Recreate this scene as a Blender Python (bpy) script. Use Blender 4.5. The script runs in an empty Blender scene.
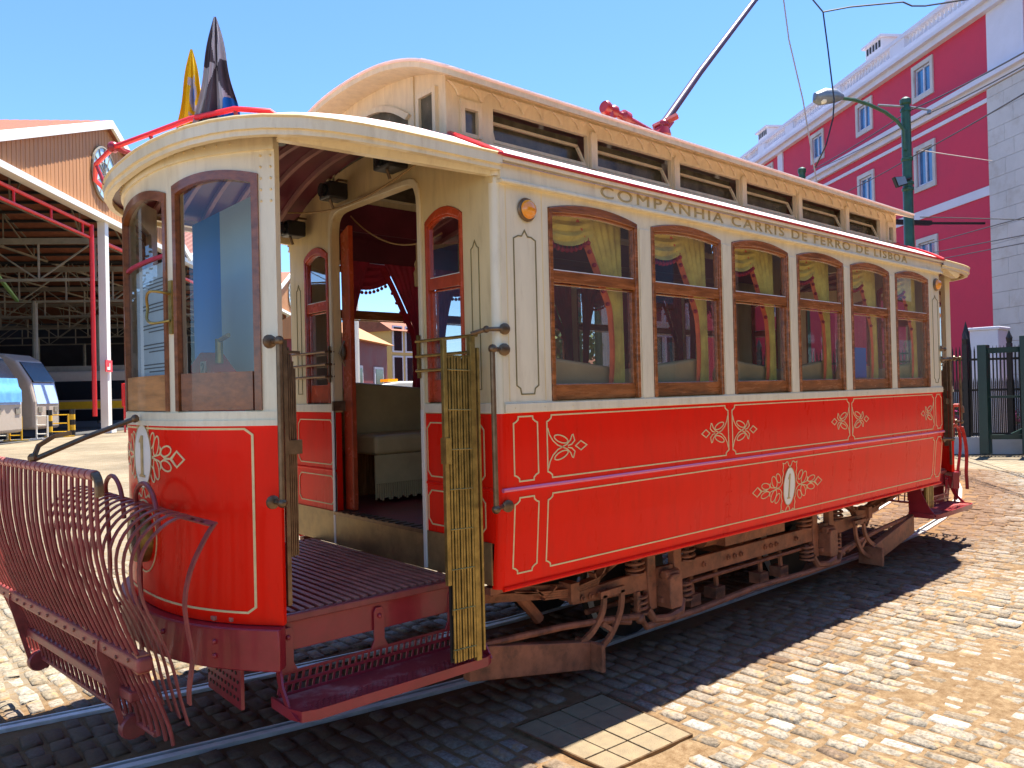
import bpy, bmesh, math, random
import numpy as np
from mathutils import Vector, Matrix
random.seed(7); rng = np.random.default_rng(7)
C = bpy.context.scene
COL = C.collection
PI = math.pi
# ------------------------------------------------------------------ camera, sky, sun, exposure
YAW, PITCH, ROLL, F = 0.7208, 0.00845, -0.0238, 780.07
CAM = Vector((-2.2354, -2.8564, 1.691))
fwd = Vector((math.sin(YAW)*math.cos(PITCH), math.cos(YAW)*math.cos(PITCH), math.sin(PITCH)))
rt = Vector((math.cos(YAW), -math.sin(YAW), 0)); up = rt.cross(fwd)
r2 = rt*math.cos(ROLL)+up*math.sin(ROLL); u2 = -rt*math.sin(ROLL)+up*math.cos(ROLL)
cd = bpy.data.cameras.new('camera'); cam = bpy.data.objects.new('camera', cd); COL.objects.link(cam)
cam.matrix_world = Matrix(((r2.x, u2.x, -fwd.x, CAM.x), (r2.y, u2.y, -fwd.y, CAM.y), (r2.z, u2.z, -fwd.z, CAM.z), (0, 0, 0, 1)))
cd.sensor_width = 36; cd.lens = F*36/1024; cd.clip_start = .05; cd.clip_end = 2000
C.camera = cam
SUN_EL, SUN_AZ = math.radians(71), math.atan2(.95, .17)      # azimuth measured from +Y toward +X
sd = Vector((math.sin(SUN_AZ)*math.cos(SUN_EL), math.cos(SUN_AZ)*math.cos(SUN_EL), math.sin(SUN_EL)))
w = bpy.data.worlds.new("World"); C.world = w; w.use_nodes = True
nt = w.node_tree; sky = nt.nodes.new('ShaderNodeTexSky'); sky.sky_type = 'NISHITA'; sky.sun_disc = False
sky.sun_elevation = SUN_EL; sky.sun_rotation = SUN_AZ; sky.air_density = 1.0; sky.dust_density = 0; sky.ozone_density = 6
tn = nt.nodes.new('ShaderNodeMix'); tn.data_type = 'RGBA'; tn.blend_type = 'MULTIPLY'; tn.inputs[0].default_value = 1; tn.inputs[7].default_value = (.68, .82, 1.0, 1); nt.links.new(sky.outputs[0], tn.inputs[6]); nt.links.new(tn.outputs[2], nt.nodes['Background'].inputs[0]); nt.nodes['Background'].inputs[1].default_value = .078
ld = bpy.data.lights.new('sun', 'SUN'); ld.energy = 3.9; ld.angle = math.radians(.5); ld.color = (1, .955, .88)
sun = bpy.data.objects.new('sun', ld); COL.objects.link(sun); sun.rotation_euler = sd.to_track_quat('Z', 'Y').to_euler()
C.view_settings.view_transform = 'Standard'; C.view_settings.look = 'None'; C.view_settings.exposure = 1.93; C.view_settings.gamma = 1
C.cycles.max_bounces = 8; C.cycles.transparent_max_bounces = 16; C.cycles.glossy_bounces = 4; C.cycles.diffuse_bounces = 4
C.cycles.use_denoising = True; C.cycles.sample_clamp_indirect = 6; C.cycles.caustics_reflective = False; C.cycles.caustics_refractive = False

# ------------------------------------------------------------------ materials
def N(nt, t, **k):
    n = nt.nodes.new(t)
    for a, b in k.items():
        if a[0] == 'i' and a[1:].isdigit(): n.inputs[int(a[1:])].default_value = b
        else: setattr(n, a, b)
    return n
def mat(name, col, rough=.5, metal=0, var=.12, scale=6, bump=.0, bscale=40, dirt=0, dirtcol=(.12, .08, .05), spec=.5, coat=0, stretch=None):
    m = bpy.data.materials.new(name); m.use_nodes = True; t = m.node_tree; L = t.links.new
    p = t.nodes['Principled BSDF']; p.inputs['Metallic'].default_value = metal
    p.inputs['Specular IOR Level'].default_value = spec; p.inputs['Coat Weight'].default_value = coat; p.inputs['Coat Roughness'].default_value = .08
    tc = N(t, 'ShaderNodeTexCoord'); src = tc.outputs['Object']
    if stretch:
        mp = N(t, 'ShaderNodeMapping'); mp.inputs['Scale'].default_value = stretch; L(src, mp.inputs[0]); src = mp.outputs[0]
    n1 = N(t, 'ShaderNodeTexNoise'); n1.inputs['Scale'].default_value = scale; n1.inputs['Detail'].default_value = 6; n1.inputs['Roughness'].default_value = .6; L(src, n1.inputs['Vector'])
    mx = N(t, 'ShaderNodeMix', data_type='RGBA')
    c = Vector(col)
    mx.inputs[6].default_value = (*(c*(1-var)), 1); mx.inputs[7].default_value = (*[min(1, x*(1+var)) for x in c], 1)
    rp = N(t, 'ShaderNodeMapRange'); rp.inputs[1].default_value = .3; rp.inputs[2].default_value = .7; L(n1.outputs['Fac'], rp.inputs[0]); L(rp.outputs[0], mx.inputs[0])
    out = mx.outputs[2]
    if dirt:
        n2 = N(t, 'ShaderNodeTexNoise'); n2.inputs['Scale'].default_value = scale*.7+1.3; n2.inputs['Detail'].default_value = 8; n2.inputs['Roughness'].default_value = .7; L(src, n2.inputs['Vector'])
        r3 = N(t, 'ShaderNodeMapRange'); r3.inputs[1].default_value = .5; r3.inputs[2].default_value = .75; r3.inputs[4].default_value = dirt; L(n2.outputs['Fac'], r3.inputs[0])
        m2 = N(t, 'ShaderNodeMix', data_type='RGBA'); m2.inputs[7].default_value = (*dirtcol, 1); L(r3.outputs[0], m2.inputs[0]); L(out, m2.inputs[6]); out = m2.outputs[2]
    L(out, p.inputs['Base Color'])
    rr = N(t, 'ShaderNodeMapRange'); rr.inputs[3].default_value = max(.02, rough*.8); rr.inputs[4].default_value = min(1, rough*1.25); L(n1.outputs['Fac'], rr.inputs[0]); L(rr.outputs[0], p.inputs['Roughness'])
    if bump:
        n3 = N(t, 'ShaderNodeTexNoise'); n3.inputs['Scale'].default_value = bscale; n3.inputs['Detail'].default_value = 4; L(src, n3.inputs['Vector'])
        b = N(t, 'ShaderNodeBump'); b.inputs['Strength'].default_value = bump; b.inputs['Distance'].default_value = .01; L(n3.outputs['Fac'], b.inputs['Height']); L(b.outputs[0], p.inputs['Normal'])

    return m
def glass(name, tint=(.92, .95, .95), refl=1.0, base=.06):
    m = bpy.data.materials.new(name); m.use_nodes = True; t = m.node_tree; L = t.links.new
    t.nodes.remove(t.nodes['Principled BSDF']); o = t.nodes['Material Output']
    tr = N(t, 'ShaderNodeBsdfTransparent'); tr.inputs[0].default_value = (*tint, 1); gl = N(t, 'ShaderNodeBsdfGlossy'); gl.inputs['Roughness'].default_value = .01
    lw = N(t, 'ShaderNodeFresnel'); lw.inputs[0].default_value = 1.5
    mr = N(t, 'ShaderNodeMapRange'); mr.inputs[1].default_value = 0; mr.inputs[2].default_value = 1; mr.inputs[3].default_value = base; mr.inputs[4].default_value = refl; L(lw.outputs[0], mr.inputs[0])
    mx = N(t, 'ShaderNodeMixShader'); L(mr.outputs[0], mx.inputs[0]); L(tr.outputs[0], mx.inputs[1]); L(gl.outputs[0], mx.inputs[2]); L(mx.outputs[0], o.inputs[0])
    nn = N(t, 'ShaderNodeTexNoise'); nn.inputs['Scale'].default_value = 2.5; b = N(t, 'ShaderNodeBump'); b.inputs['Strength'].default_value = .02; b.inputs['Distance'].default_value = .002
    L(nn.outputs['Fac'], b.inputs['Height']); L(b.outputs[0], gl.inputs['Normal']); L(b.outputs[0], lw.inputs['Normal'])
    return m
M = {}
M['cream'] = mat('cream_paint', (.86, .74, .49), .32, var=.06, scale=3, bump=.06, bscale=7, dirt=.42, dirtcol=(.50, .37, .20), coat=.3, stretch=(5, 5, .9))
M['cream_roof'] = mat('cream_roof_paint', (.70, .57, .35), .45, var=.10, scale=4, bump=.08, bscale=12, dirt=.45, dirtcol=(.42, .29, .16), stretch=(5, 5, 1.2))
M['ochre'] = mat('cream_end_paint', (.84, .66, .34), .35, var=.07, scale=3, bump=.05, bscale=8, dirt=.42, dirtcol=(.50, .34, .15), coat=.2, stretch=(5, 5, .9))
M['red'] = mat('red_paint', (.96, .014, .003), .28, var=.05, scale=2.5, bump=.05, bscale=3.2, coat=.10, spec=.10, dirt=.28, dirtcol=(.55, .035, .015), stretch=(3, 3, .8))
M['pink'] = mat('pink_moulding_sheen_paint', (.88, .15, .26), .12, var=.05, coat=1)  # pinkness raised to paint in the moulding's bright reflection
M['gold'] = mat('gold_line_paint', (.80, .62, .28), .4, var=.12, scale=20)
M['goldd'] = mat('dull_gold_letter', (.50, .36, .14), .35, metal=.2, var=.25, scale=25)
M['pline'] = mat('brown_line_paint', (.22, .17, .06), .4, var=.15, scale=20)
M['white'] = mat('white_enamel', (.86, .82, .68), .25, var=.05, scale=8)
M['wood'] = mat('varnished_wood', (.33, .10, .022), .26, var=.5, scale=2.2, bump=.10, bscale=8, coat=.4, stretch=(16, 16, 2.2), dirt=.35, dirtcol=(.12, .035, .01))
M['woodh'] = mat('varnished_window_wood', (.33, .10, .022), .26, var=.5, scale=2.2, bump=.10, bscale=8, coat=.4, stretch=(2.0, 16, 16), dirt=.5, dirtcol=(.10, .03, .01))
M['woody'] = mat('varnished_front_wood', (.25, .085, .028), .30, var=.35, scale=2.2, bump=.10, bscale=8, coat=.4, stretch=(16, 2.0, 16), dirt=.5, dirtcol=(.10, .03, .01))
M['woodr'] = mat('reddish_wood', (.55, .075, .02), .26, var=.3, scale=7, coat=.5, dirt=.3, dirtcol=(.14, .03, .01))
M['woodp'] = mat('light_plank_wood', (.48, .22, .07), .4, var=.3, scale=5, stretch=(1, 1, 8), coat=.2)
M['brass'] = mat('aged_brass', (.36, .245, .065), .36, metal=.7, var=.35, scale=18, bump=.12, bscale=60, dirt=.75, dirtcol=(.13, .085, .025))
M['bronze'] = mat('dark_bronze', (.19, .12, .065), .38, metal=.7, var=.35, scale=20, dirt=.4, dirtcol=(.05, .03, .02))
M['plate'] = mat('worn_kick_plate', (.36, .25, .10), .42, metal=.5, var=.3, scale=8, dirt=.6, dirtcol=(.14, .08, .04))
M['crim'] = mat('crimson_metal_paint', (.30, .018, .026), .32, var=.2, scale=9, bump=.10, bscale=25, coat=.2, dirt=.25, dirtcol=(.17, .035, .03))
M['rodm'] = mat('maroon_rod_paint', (.27, .05, .042), .40, var=.3, scale=14, bump=.1, bscale=60, dirt=.5, dirtcol=(.13, .06, .045))
M['slat'] = mat('worn_floor_slat', (.52, .20, .12), .5, var=.3, scale=10, dirt=.5, dirtcol=(.18, .08, .05))
M['collar'] = mat('sunlit_pink_collar_paint', (.48, .16, .13), .38, var=.25, scale=20)  # maroon lightened to pink, sunlight on the top bar painted in
M['stepm'] = mat('worn_sunlit_step_plate', (.34, .04, .04), .40, var=.2, scale=4, dirt=1.0, dirtcol=(.66, .42, .32))  # pale patches are wear, and also paint in sun on the tread
M['rust'] = mat('rust_brown_truck_paint', (.34, .12, .055), .55, var=.35, scale=9, bump=.35, bscale=30, dirt=.95, dirtcol=(.05, .028, .018))
M['dark'] = mat('dark_iron', (.035, .03, .027), .5, metal=.4, var=.3, scale=12)
M['black'] = mat('black_plastic', (.012, .012, .014), .35, var=.2)
M['steel'] = mat('worn_rail_steel', (.66, .60, .52), .45, metal=.3, var=.15, scale=10, dirt=.35, dirtcol=(.25, .2, .16))
M['groove'] = mat('dark_rail_groove', (.03, .02, .014), .8, var=.3, scale=20)  # near-black brown for the recessed groove strip
M['ceil'] = mat('maroon_ceiling_paint', (.15, .022, .04), .35, var=.3, scale=4, coat=.3)
M['ceilrib'] = mat('ceiling_rib_paint', (.42, .20, .19), .35, var=.2, scale=8)
M['canvas'] = mat('pale_pink_roof_canvas', (.72, .52, .46), .6, var=.08, scale=8, bump=.2, bscale=60)
M['redrim'] = mat('roof_rim_red', (.62, .02, .025), .35, var=.2, scale=14)
M['curt'] = mat('olive_gold_velvet', (.85, .62, .13), .75, var=.3, scale=10, bump=.1, bscale=90)
M['curtr'] = mat('orange_red_velvet_edge', (.85, .15, .04), .75, var=.25, scale=12)
M['curti'] = mat('crimson_velvet_lining', (.42, .02, .05), .7, var=.3, scale=10)
M['pom'] = mat('red_tassel_wool', (.42, .015, .03), .8, var=.2, scale=30)
M['seat'] = mat('beige_seat_leather', (.52, .37, .15), .42, var=.15, scale=5, bump=.1, bscale=25, dirt=.2, dirtcol=(.2, .13, .05))
M['rope'] = mat('tan_cord', (.42, .26, .10), .7, var=.2, scale=60)
M['amber'] = mat('amber_lens', (.95, .32, .01), .15, var=.06, coat=1)
M['glass'] = glass('window_glass', (.98, .98, .97), .45, .0)
M['glassf'] = glass('front_window_glass', (.94, .97, .97), .85, .035)
M['frost'] = mat('frosted_glass', (.36, .34, .28), .3, var=.2, scale=12)
M['clerg'] = mat('dusty_clerestory_glass', (.10, .085, .05), .25, var=.5, scale=9, coat=.3)
M['concrete'] = mat('asphalt', (.06, .058, .055), .85, var=.3, scale=30, bump=.3, bscale=200)
M['bpink'] = mat('raspberry_render_wall', (.60, .04, .085), .8, var=.06, scale=.6, dirt=.35, dirtcol=(.46, .03, .07))
M['bwhite'] = mat('white_render_trim', (.66, .66, .74), .7, var=.06, scale=.8, dirt=.18, dirtcol=(.5, .47, .44))
M['bstone'] = mat('limestone_blocks', (.56, .54, .52), .8, var=.12, scale=.6, dirt=.5, dirtcol=(.34, .27, .19), bump=.3, bscale=4)
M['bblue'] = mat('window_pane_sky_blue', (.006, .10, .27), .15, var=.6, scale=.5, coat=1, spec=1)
M['bframe'] = mat('white_window_frame', (.60, .62, .72), .5)
M['green'] = mat('dark_green_enamel', (.022, .085, .040), .35, var=.3, scale=5, dirt=.3, dirtcol=(.10, .06, .03))
M['gate'] = mat('dark_teal_gate_paint', (.008, .032, .026), .4, var=.2, scale=5)
M['wire'] = mat('dark_wire', (.02, .02, .025), .5)
M['wirel'] = mat('pale_rope', (.42, .36, .33), .6)
M['polem'] = mat('dark_plum_pole_paint', (.07, .035, .07), .4, var=.2)
M['lamp'] = mat('grey_lamp_shell', (.22, .24, .26), .35, metal=.4)
M['dorange'] = mat('orange_gable_cladding', (.46, .205, .075), .7, var=.16, scale=1.0, stretch=(6, 6, .25), dirt=.45, dirtcol=(.36, .17, .07))
M['dtile'] = mat('clay_roof_tile', (.27, .09, .045), .8, var=.3, scale=3, dirt=.4, dirtcol=(.2, .09, .05))
M['dwhite'] = mat('white_steel_fascia', (.80, .78, .70), .5, var=.05, scale=1)
M['dgrey'] = mat('grey_cream_steel', (.24, .21, .16), .6, var=.2, scale=2, dirt=.3, dirtcol=(.15, .10, .06))
M['dred'] = mat('bright_red_steel', (.75, .018, .02), .4, var=.1, scale=3)
M['dgreen'] = mat('green_brace_steel', (.25, .45, .14), .5)
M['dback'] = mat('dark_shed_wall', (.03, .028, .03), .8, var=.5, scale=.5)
M['yellow'] = mat('yellow_paint', (.80, .46, .02), .35, var=.08)
M['tbeige'] = mat('pale_tram_paint', (.42, .35, .28), .35, var=.06)
M['tglass'] = mat('dark_tram_glass', (.012, .014, .018), .15, coat=0, spec=.25)
M['panelblue'] = mat('pale_blue_printed_panel', (.36, .50, .78), .5, var=.1, scale=2)
M['paleblue'] = mat('pale_blue_window_glass', (.42, .62, .74), .3, var=.1)
M['blue'] = mat('blue_sheet', (.12, .36, .72), .5, var=.2, scale=3)
M['pale'] = mat('pale_poster_paper', (.62, .74, .80), .6, var=.05)
M['ink'] = mat('grey_print_ink', (.18, .20, .22), .7)
M['bannerblue'] = mat('blue_banner_cloth', (.01, .16, .52), .5, var=.1, scale=2)
M['bannerpale'] = mat('pale_green_banner_cloth', (.46, .60, .58), .5, var=.06, scale=2)
M['bannerred'] = mat('crimson_board_paint', (.75, .02, .04), .5, var=.1)
M['leaf'] = mat('green_foliage', (.06, .12, .025), .7, var=.6, scale=4)
M['leafl'] = mat('light_green_foliage', (.12, .19, .04), .7, var=.5, scale=4)
M['bark'] = mat('brown_bark', (.10, .07, .045), .9, var=.3)
M['yel_b'] = mat('ochre_render_wall', (.58, .42, .16), .8, var=.08, scale=.5)
M['wh_b'] = mat('pale_render_wall', (.58, .58, .56), .8, var=.08, scale=.5)
M['maroon_b'] = mat('maroon_gate_paint', (.16, .022, .03), .6, var=.15, scale=2)
M['hill'] = mat('dry_green_hillside', (.13, .13, .05), .9, var=.5, scale=.05)
M['flagy'] = mat('yellow_flag_cloth', (.82, .52, .0), .7, var=.06, scale=8)
M['flagk'] = mat('black_flag_cloth', (.085, .065, .075), .7, var=.2, scale=8)
M['flagw'] = mat('white_flag_cloth', (.50, .47, .48), .7, var=.06, scale=8)

# ------------------------------------------------------------------ mesh builder
class MB:
    def __init__(s, T=None): s.v = []; s.f = []; s.m = []; s.T = T; s.cur = 0
    def add(s, vs, fs, m=None):
        b = len(s.v)
        s.v += [tuple(s.T(Vector(p))) if s.T else tuple(p) for p in vs]
        s.f += [tuple(b+i for i in f) for f in fs]; s.m += [s.cur if m is None else m]*len(fs); return s
    def hex(s, p):  # 8 corners, bottom 4 then top 4
        return s.add(p, [(0, 1, 2, 3), (4, 7, 6, 5), (0, 4, 5, 1), (1, 5, 6, 2), (2, 6, 7, 3), (3, 7, 4, 0)])
    def box(s, x0, x1, y0, y1, z0, z1):
        return s.hex([(x0, y0, z0), (x1, y0, z0), (x1, y1, z0), (x0, y1, z0), (x0, y0, z1), (x1, y0, z1), (x1, y1, z1), (x0, y1, z1)])
    def bar(s, a, b, w, h, upv=(0, 0, 1)):  # rectangular bar from a to b
        a = Vector(a); b = Vector(b); d = (b-a).normalized(); u = Vector(upv)
        if abs(d.dot(u)) > .98: u = Vector((1, 0, 0))
        q = d.cross(u).normalized(); u = q.cross(d)
        q = q*w/2; u = u*h/2
        return s.hex([a-q-u, b-q-u, b+q-u, a+q-u, a-q+u, b-q+u, b+q+u, a+q+u])
    def tube(s, pts, r, n=8, caps=True):
        pts = [Vector(p) for p in pts]; rs = r if isinstance(r, (list, tuple)) else [r]*len(pts)
        rings = []; prev = None
        for i, p in enumerate(pts):
            d = (pts[min(i+1, len(pts)-1)]-pts[max(i-1, 0)]).normalized()
            if prev is None:
                u = Vector((0, 0, 1)) if abs(d.z) < .9 else Vector((1, 0, 0))
            else: u = prev
            q = d.cross(u).normalized(); u = q.cross(d).normalized(); prev = u
            rings.append([p+(q*math.cos(2*PI*k/n)+u*math.sin(2*PI*k/n))*rs[i] for k in range(n)])
        vs = [v for rg in rings for v in rg]
        fs = [(i*n+k, i*n+(k+1) % n, (i+1)*n+(k+1) % n, (i+1)*n+k) for i in range(len(pts)-1) for k in range(n)]
        if caps: fs += [tuple(range(n)), tuple((len(pts)-1)*n+k for k in range(n))]
        return s.add(vs, fs)
    def strap(s, pts, w, t, wdir):  # flat bar following pts; width along wdir
        pts = [Vector(p) for p in pts]; wd = Vector(wdir).normalized()*w/2; vs = []
        for i, p in enumerate(pts):
            d = (pts[min(i+1, len(pts)-1)]-pts[max(i-1, 0)]).normalized(); nn = d.cross(wd).normalized()*t/2
            vs += [p-wd-nn, p+wd-nn, p+wd+nn, p-wd+nn]
        fs = []
        for i in range(len(pts)-1):
            for k in range(4): fs.append((i*4+k, i*4+(k+1) % 4, i*4+4+(k+1) % 4, i*4+4+k))
        fs += [(0, 1, 2, 3), tuple(4*(len(pts)-1)+k for k in range(4))]
        return s.add(vs, fs)
    def lathe(s, c, ax, prof, n=20):  # prof: list of (radius, distance along ax)
        ax = Vector(ax).normalized(); c = Vector(c); u = ax.orthogonal().normalized(); q = ax.cross(u); vs = []
        for r, d in prof:
            vs += [c+ax*d+(u*math.cos(2*PI*k/n)+q*math.sin(2*PI*k/n))*r for k in range(n)]
        fs = [(i*n+k, i*n+(k+1) % n, (i+1)*n+(k+1) % n, (i+1)*n+k) for i in range(len(prof)-1) for k in range(n)]
        fs += [tuple(range(n)), tuple((len(prof)-1)*n+k for k in range(n))]
        return s.add(vs, fs)
    def ball(s, c, r, n=8, sq=(1, 1, 1)):
        m = n//2+1; c = Vector(c); vs = []
        for i in range(m+1):
            a = PI*i/m
            vs += [c+Vector((math.sin(a)*math.cos(2*PI*k/n)*sq[0], math.sin(a)*math.sin(2*PI*k/n)*sq[1], math.cos(a)*sq[2]))*r for k in range(n)]
        return s.add(vs, [(i*n+k, i*n+(k+1) % n, (i+1)*n+(k+1) % n, (i+1)*n+k) for i in range(m) for k in range(n)])
    def prism(s, poly, P, d0, d1):  # poly in (a,b), P(a,b,d)->world
        n = len(poly)
        return s.add([P(a, b, d0) for a, b in poly]+[P(a, b, d1) for a, b in poly],
                     [tuple(range(n)), tuple(range(2*n-1, n-1, -1))]+[(i, (i+1) % n, n+(i+1) % n, n+i) for i in range(n)])
    def band(s, A, B, P, d0, d1, closed=False):  # solid between polylines A and B (a,b)
        n = len(A); vs = [P(*p, d0) for p in A]+[P(*p, d0) for p in B]+[P(*p, d1) for p in A]+[P(*p, d1) for p in B]; fs = []
        for i in range(n if closed else n-1):
            j = (i+1) % n
            fs += [(i, j, n+j, n+i), (2*n+i, 3*n+i, 3*n+j, 2*n+j), (i, 2*n+i, 2*n+j, j), (n+i, n+j, 3*n+j, 3*n+i)]
        if not closed: fs += [(0, n, 3*n, 2*n), (n-1, 3*n-1, 4*n-1, 2*n-1)]
        return s.add(vs, fs)
    def grid(s, G):
        a = len(G); b = len(G[0])
        return s.add([p for r in G for p in r], [(i*b+j, (i+1)*b+j, (i+1)*b+j+1, i*b+j+1) for i in range(a-1) for j in range(b-1)])
    def ribbon(s, pts, w, P, d0=-.001, d1=-.0035, closed=False):
        pts = [Vector((p[0], p[1])) for p in pts]; n = len(pts); A = []; B = []
        for i, p in enumerate(pts):
            if closed: a, b = pts[i-1], pts[(i+1) % n]
            else: a, b = pts[max(i-1, 0)], pts[min(i+1, n-1)]
            d1_ = (p-a); d2_ = (b-p)
            d1_ = d1_.normalized() if d1_.length > 1e-7 else d2_.normalized(); d2_ = d2_.normalized() if d2_.length > 1e-7 else d1_
            n1 = Vector((-d1_.y, d1_.x)); n2 = Vector((-d2_.y, d2_.x)); m = (n1+n2)
            m = m.normalized() if m.length > 1e-5 else n1
            k = 1/max(.5, m.dot(n1)); A.append(tuple(p+m*w/2*k)); B.append(tuple(p-m*w/2*k))
        return s.band(A, B, P, d0, d1, closed)
    def build(s, name, m, parent=None, bevel=0, smooth=False, seg=2, label=None):
        me = bpy.data.meshes.new(name); me.from_pydata(s.v, [], s.f)
        bm = bmesh.new(); bm.from_mesh(me); bmesh.ops.recalc_face_normals(bm, faces=bm.faces); bm.to_mesh(me); bm.free()
        ms = m if isinstance(m, (list, tuple)) else [m]
        for x in ms: me.materials.append(M[x] if isinstance(x, str) else x)
        if len(ms) > 1:
            for p, i in zip(me.polygons, s.m): p.material_index = i
        if smooth:
            me.polygons.foreach_set('use_smooth', [True]*len(me.polygons))
            try: me.set_sharp_from_angle(angle=math.radians(40))
            except Exception: pass
        o = bpy.data.objects.new(name, me); COL.objects.link(o)
        if parent is not None:
            o.parent = parent
            if parent.type == 'EMPTY': o.location = -parent.location
        if bevel:
            b = o.modifiers.new('bevel', 'BEVEL'); b.width = bevel; b.segments = seg; b.limit_method = 'ANGLE'; b.angle_limit = math.radians(40); b.harden_normals = False
        if label: o['label'] = label
        return o
def thing(name, label, cat, loc=(0, 0, 0), group=None):
    o = bpy.data.objects.new(name, None); COL.objects.link(o); o.location = loc; o.empty_display_size = .2
    o['label'] = label; o['category'] = cat
    if group: o['group'] = group
    return o
def tag(o, label, cat, group=None):
    o['label'] = label; o['category'] = cat
    if group: o['group'] = group
    return o
def dup(root, loc=None, rz=None, label=None, group=None):
    r = root.copy(); COL.objects.link(r)
    if loc is not None: r.location = loc
    if rz is not None: r.rotation_euler = (0, 0, rz)
    if label: r['label'] = label
    if group: r['group'] = group
    for ch in list(root.children):
        c = ch.copy(); COL.objects.link(c); c.parent = r
        for g in ch.children:
            d = g.copy(); COL.objects.link(d); d.parent = c
    return r
def struct(o): o['kind'] = 'structure'; return o
def arc(a0, a1, z, rise, n=14):   # arched line from a0 to a1 springing at z
    return [(a0+(a1-a0)*i/n, z+rise*(1-(2*i/n-1)**2)) for i in range(n+1)]
def text_mesh(s, size_h, name):
    cu = bpy.data.curves.new(name, 'FONT'); cu.body = s; cu.size = 1; cu.extrude = .02; cu.offset = .0; cu.space_character = 1.25
    o = bpy.data.objects.new(name, cu); COL.objects.link(o); bpy.context.view_layer.update()
    me = bpy.data.meshes.new_from_object(o.evaluated_get(bpy.context.evaluated_depsgraph_get())); bpy.data.objects.remove(o)
    return me

def crv(P, k=4):   # smooth curve through points
    P = [Vector(p) for p in P]; out = []
    for i in range(len(P)-1):
        a, b_, c, d = P[max(i-1, 0)], P[i], P[i+1], P[min(i+2, len(P)-1)]
        for j in range(k):
            t = j/k; out.append(.5*((2*b_)+(c-a)*t+(2*a-5*b_+4*c-d)*t*t+(3*b_-a-3*c+d)*t**3))
    return out+[P[-1]]
# ------------------------------------------------------------------ ground
def vnoise(x, y, seed=0):
    xi = np.floor(x).astype(int); yi = np.floor(y).astype(int); xf = x-xi; yf = y-yi
    def h(a, b): 
        n = (a*374761393+b*668265263+seed*1442695041) & 0x7fffffff; n = ((n ^ (n >> 13))*1274126177) & 0x7fffffff
        return ((n ^ (n >> 16)) & 0xffff)/65535.
    u = xf*xf*(3-2*xf); v = yf*yf*(3-2*yf)
    return (h(xi, yi)*(1-u)+h(xi+1, yi)*u)*(1-v)+(h(xi, yi+1)*(1-u)+h(xi+1, yi+1)*u)*v
def fbm(x, y, seed=0, o=4):
    s = 0; a = .5
    for i in range(o): s = s+a*vnoise(x*2**i, y*2**i, seed+i); a *= .5
    return s/(1-.5**o)
def ynear(x):
    x = np.asarray(x, float); return .68+.098*np.maximum(0, 1.6-x)**1.35+.062*np.minimum(np.maximum(0, x-6), 9.5)**1.75+.62*np.maximum(0, x-15.5)
def sandmask(x, y):
    a = fbm(x*1.1, y*1.1, 3, 4)
    m = np.exp(-((x-2.75)/.95)**2-((y+1.12)/.33)**2)*.62+np.exp(-((x-5.2)/1.5)**2-((y+.55)/.30)**2)*.40+np.exp(-((x-1.6)/1.)**2-((y+1.9)/.3)**2)*.2+np.exp(-((x-.25)/.25)**2-((y+.6)/.25)**2)*.5
    m = m+np.where(y > 2.3, .22, 0)*np.clip(y-2.3, 0, 1)
    return m+(a-.5)*.9
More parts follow.
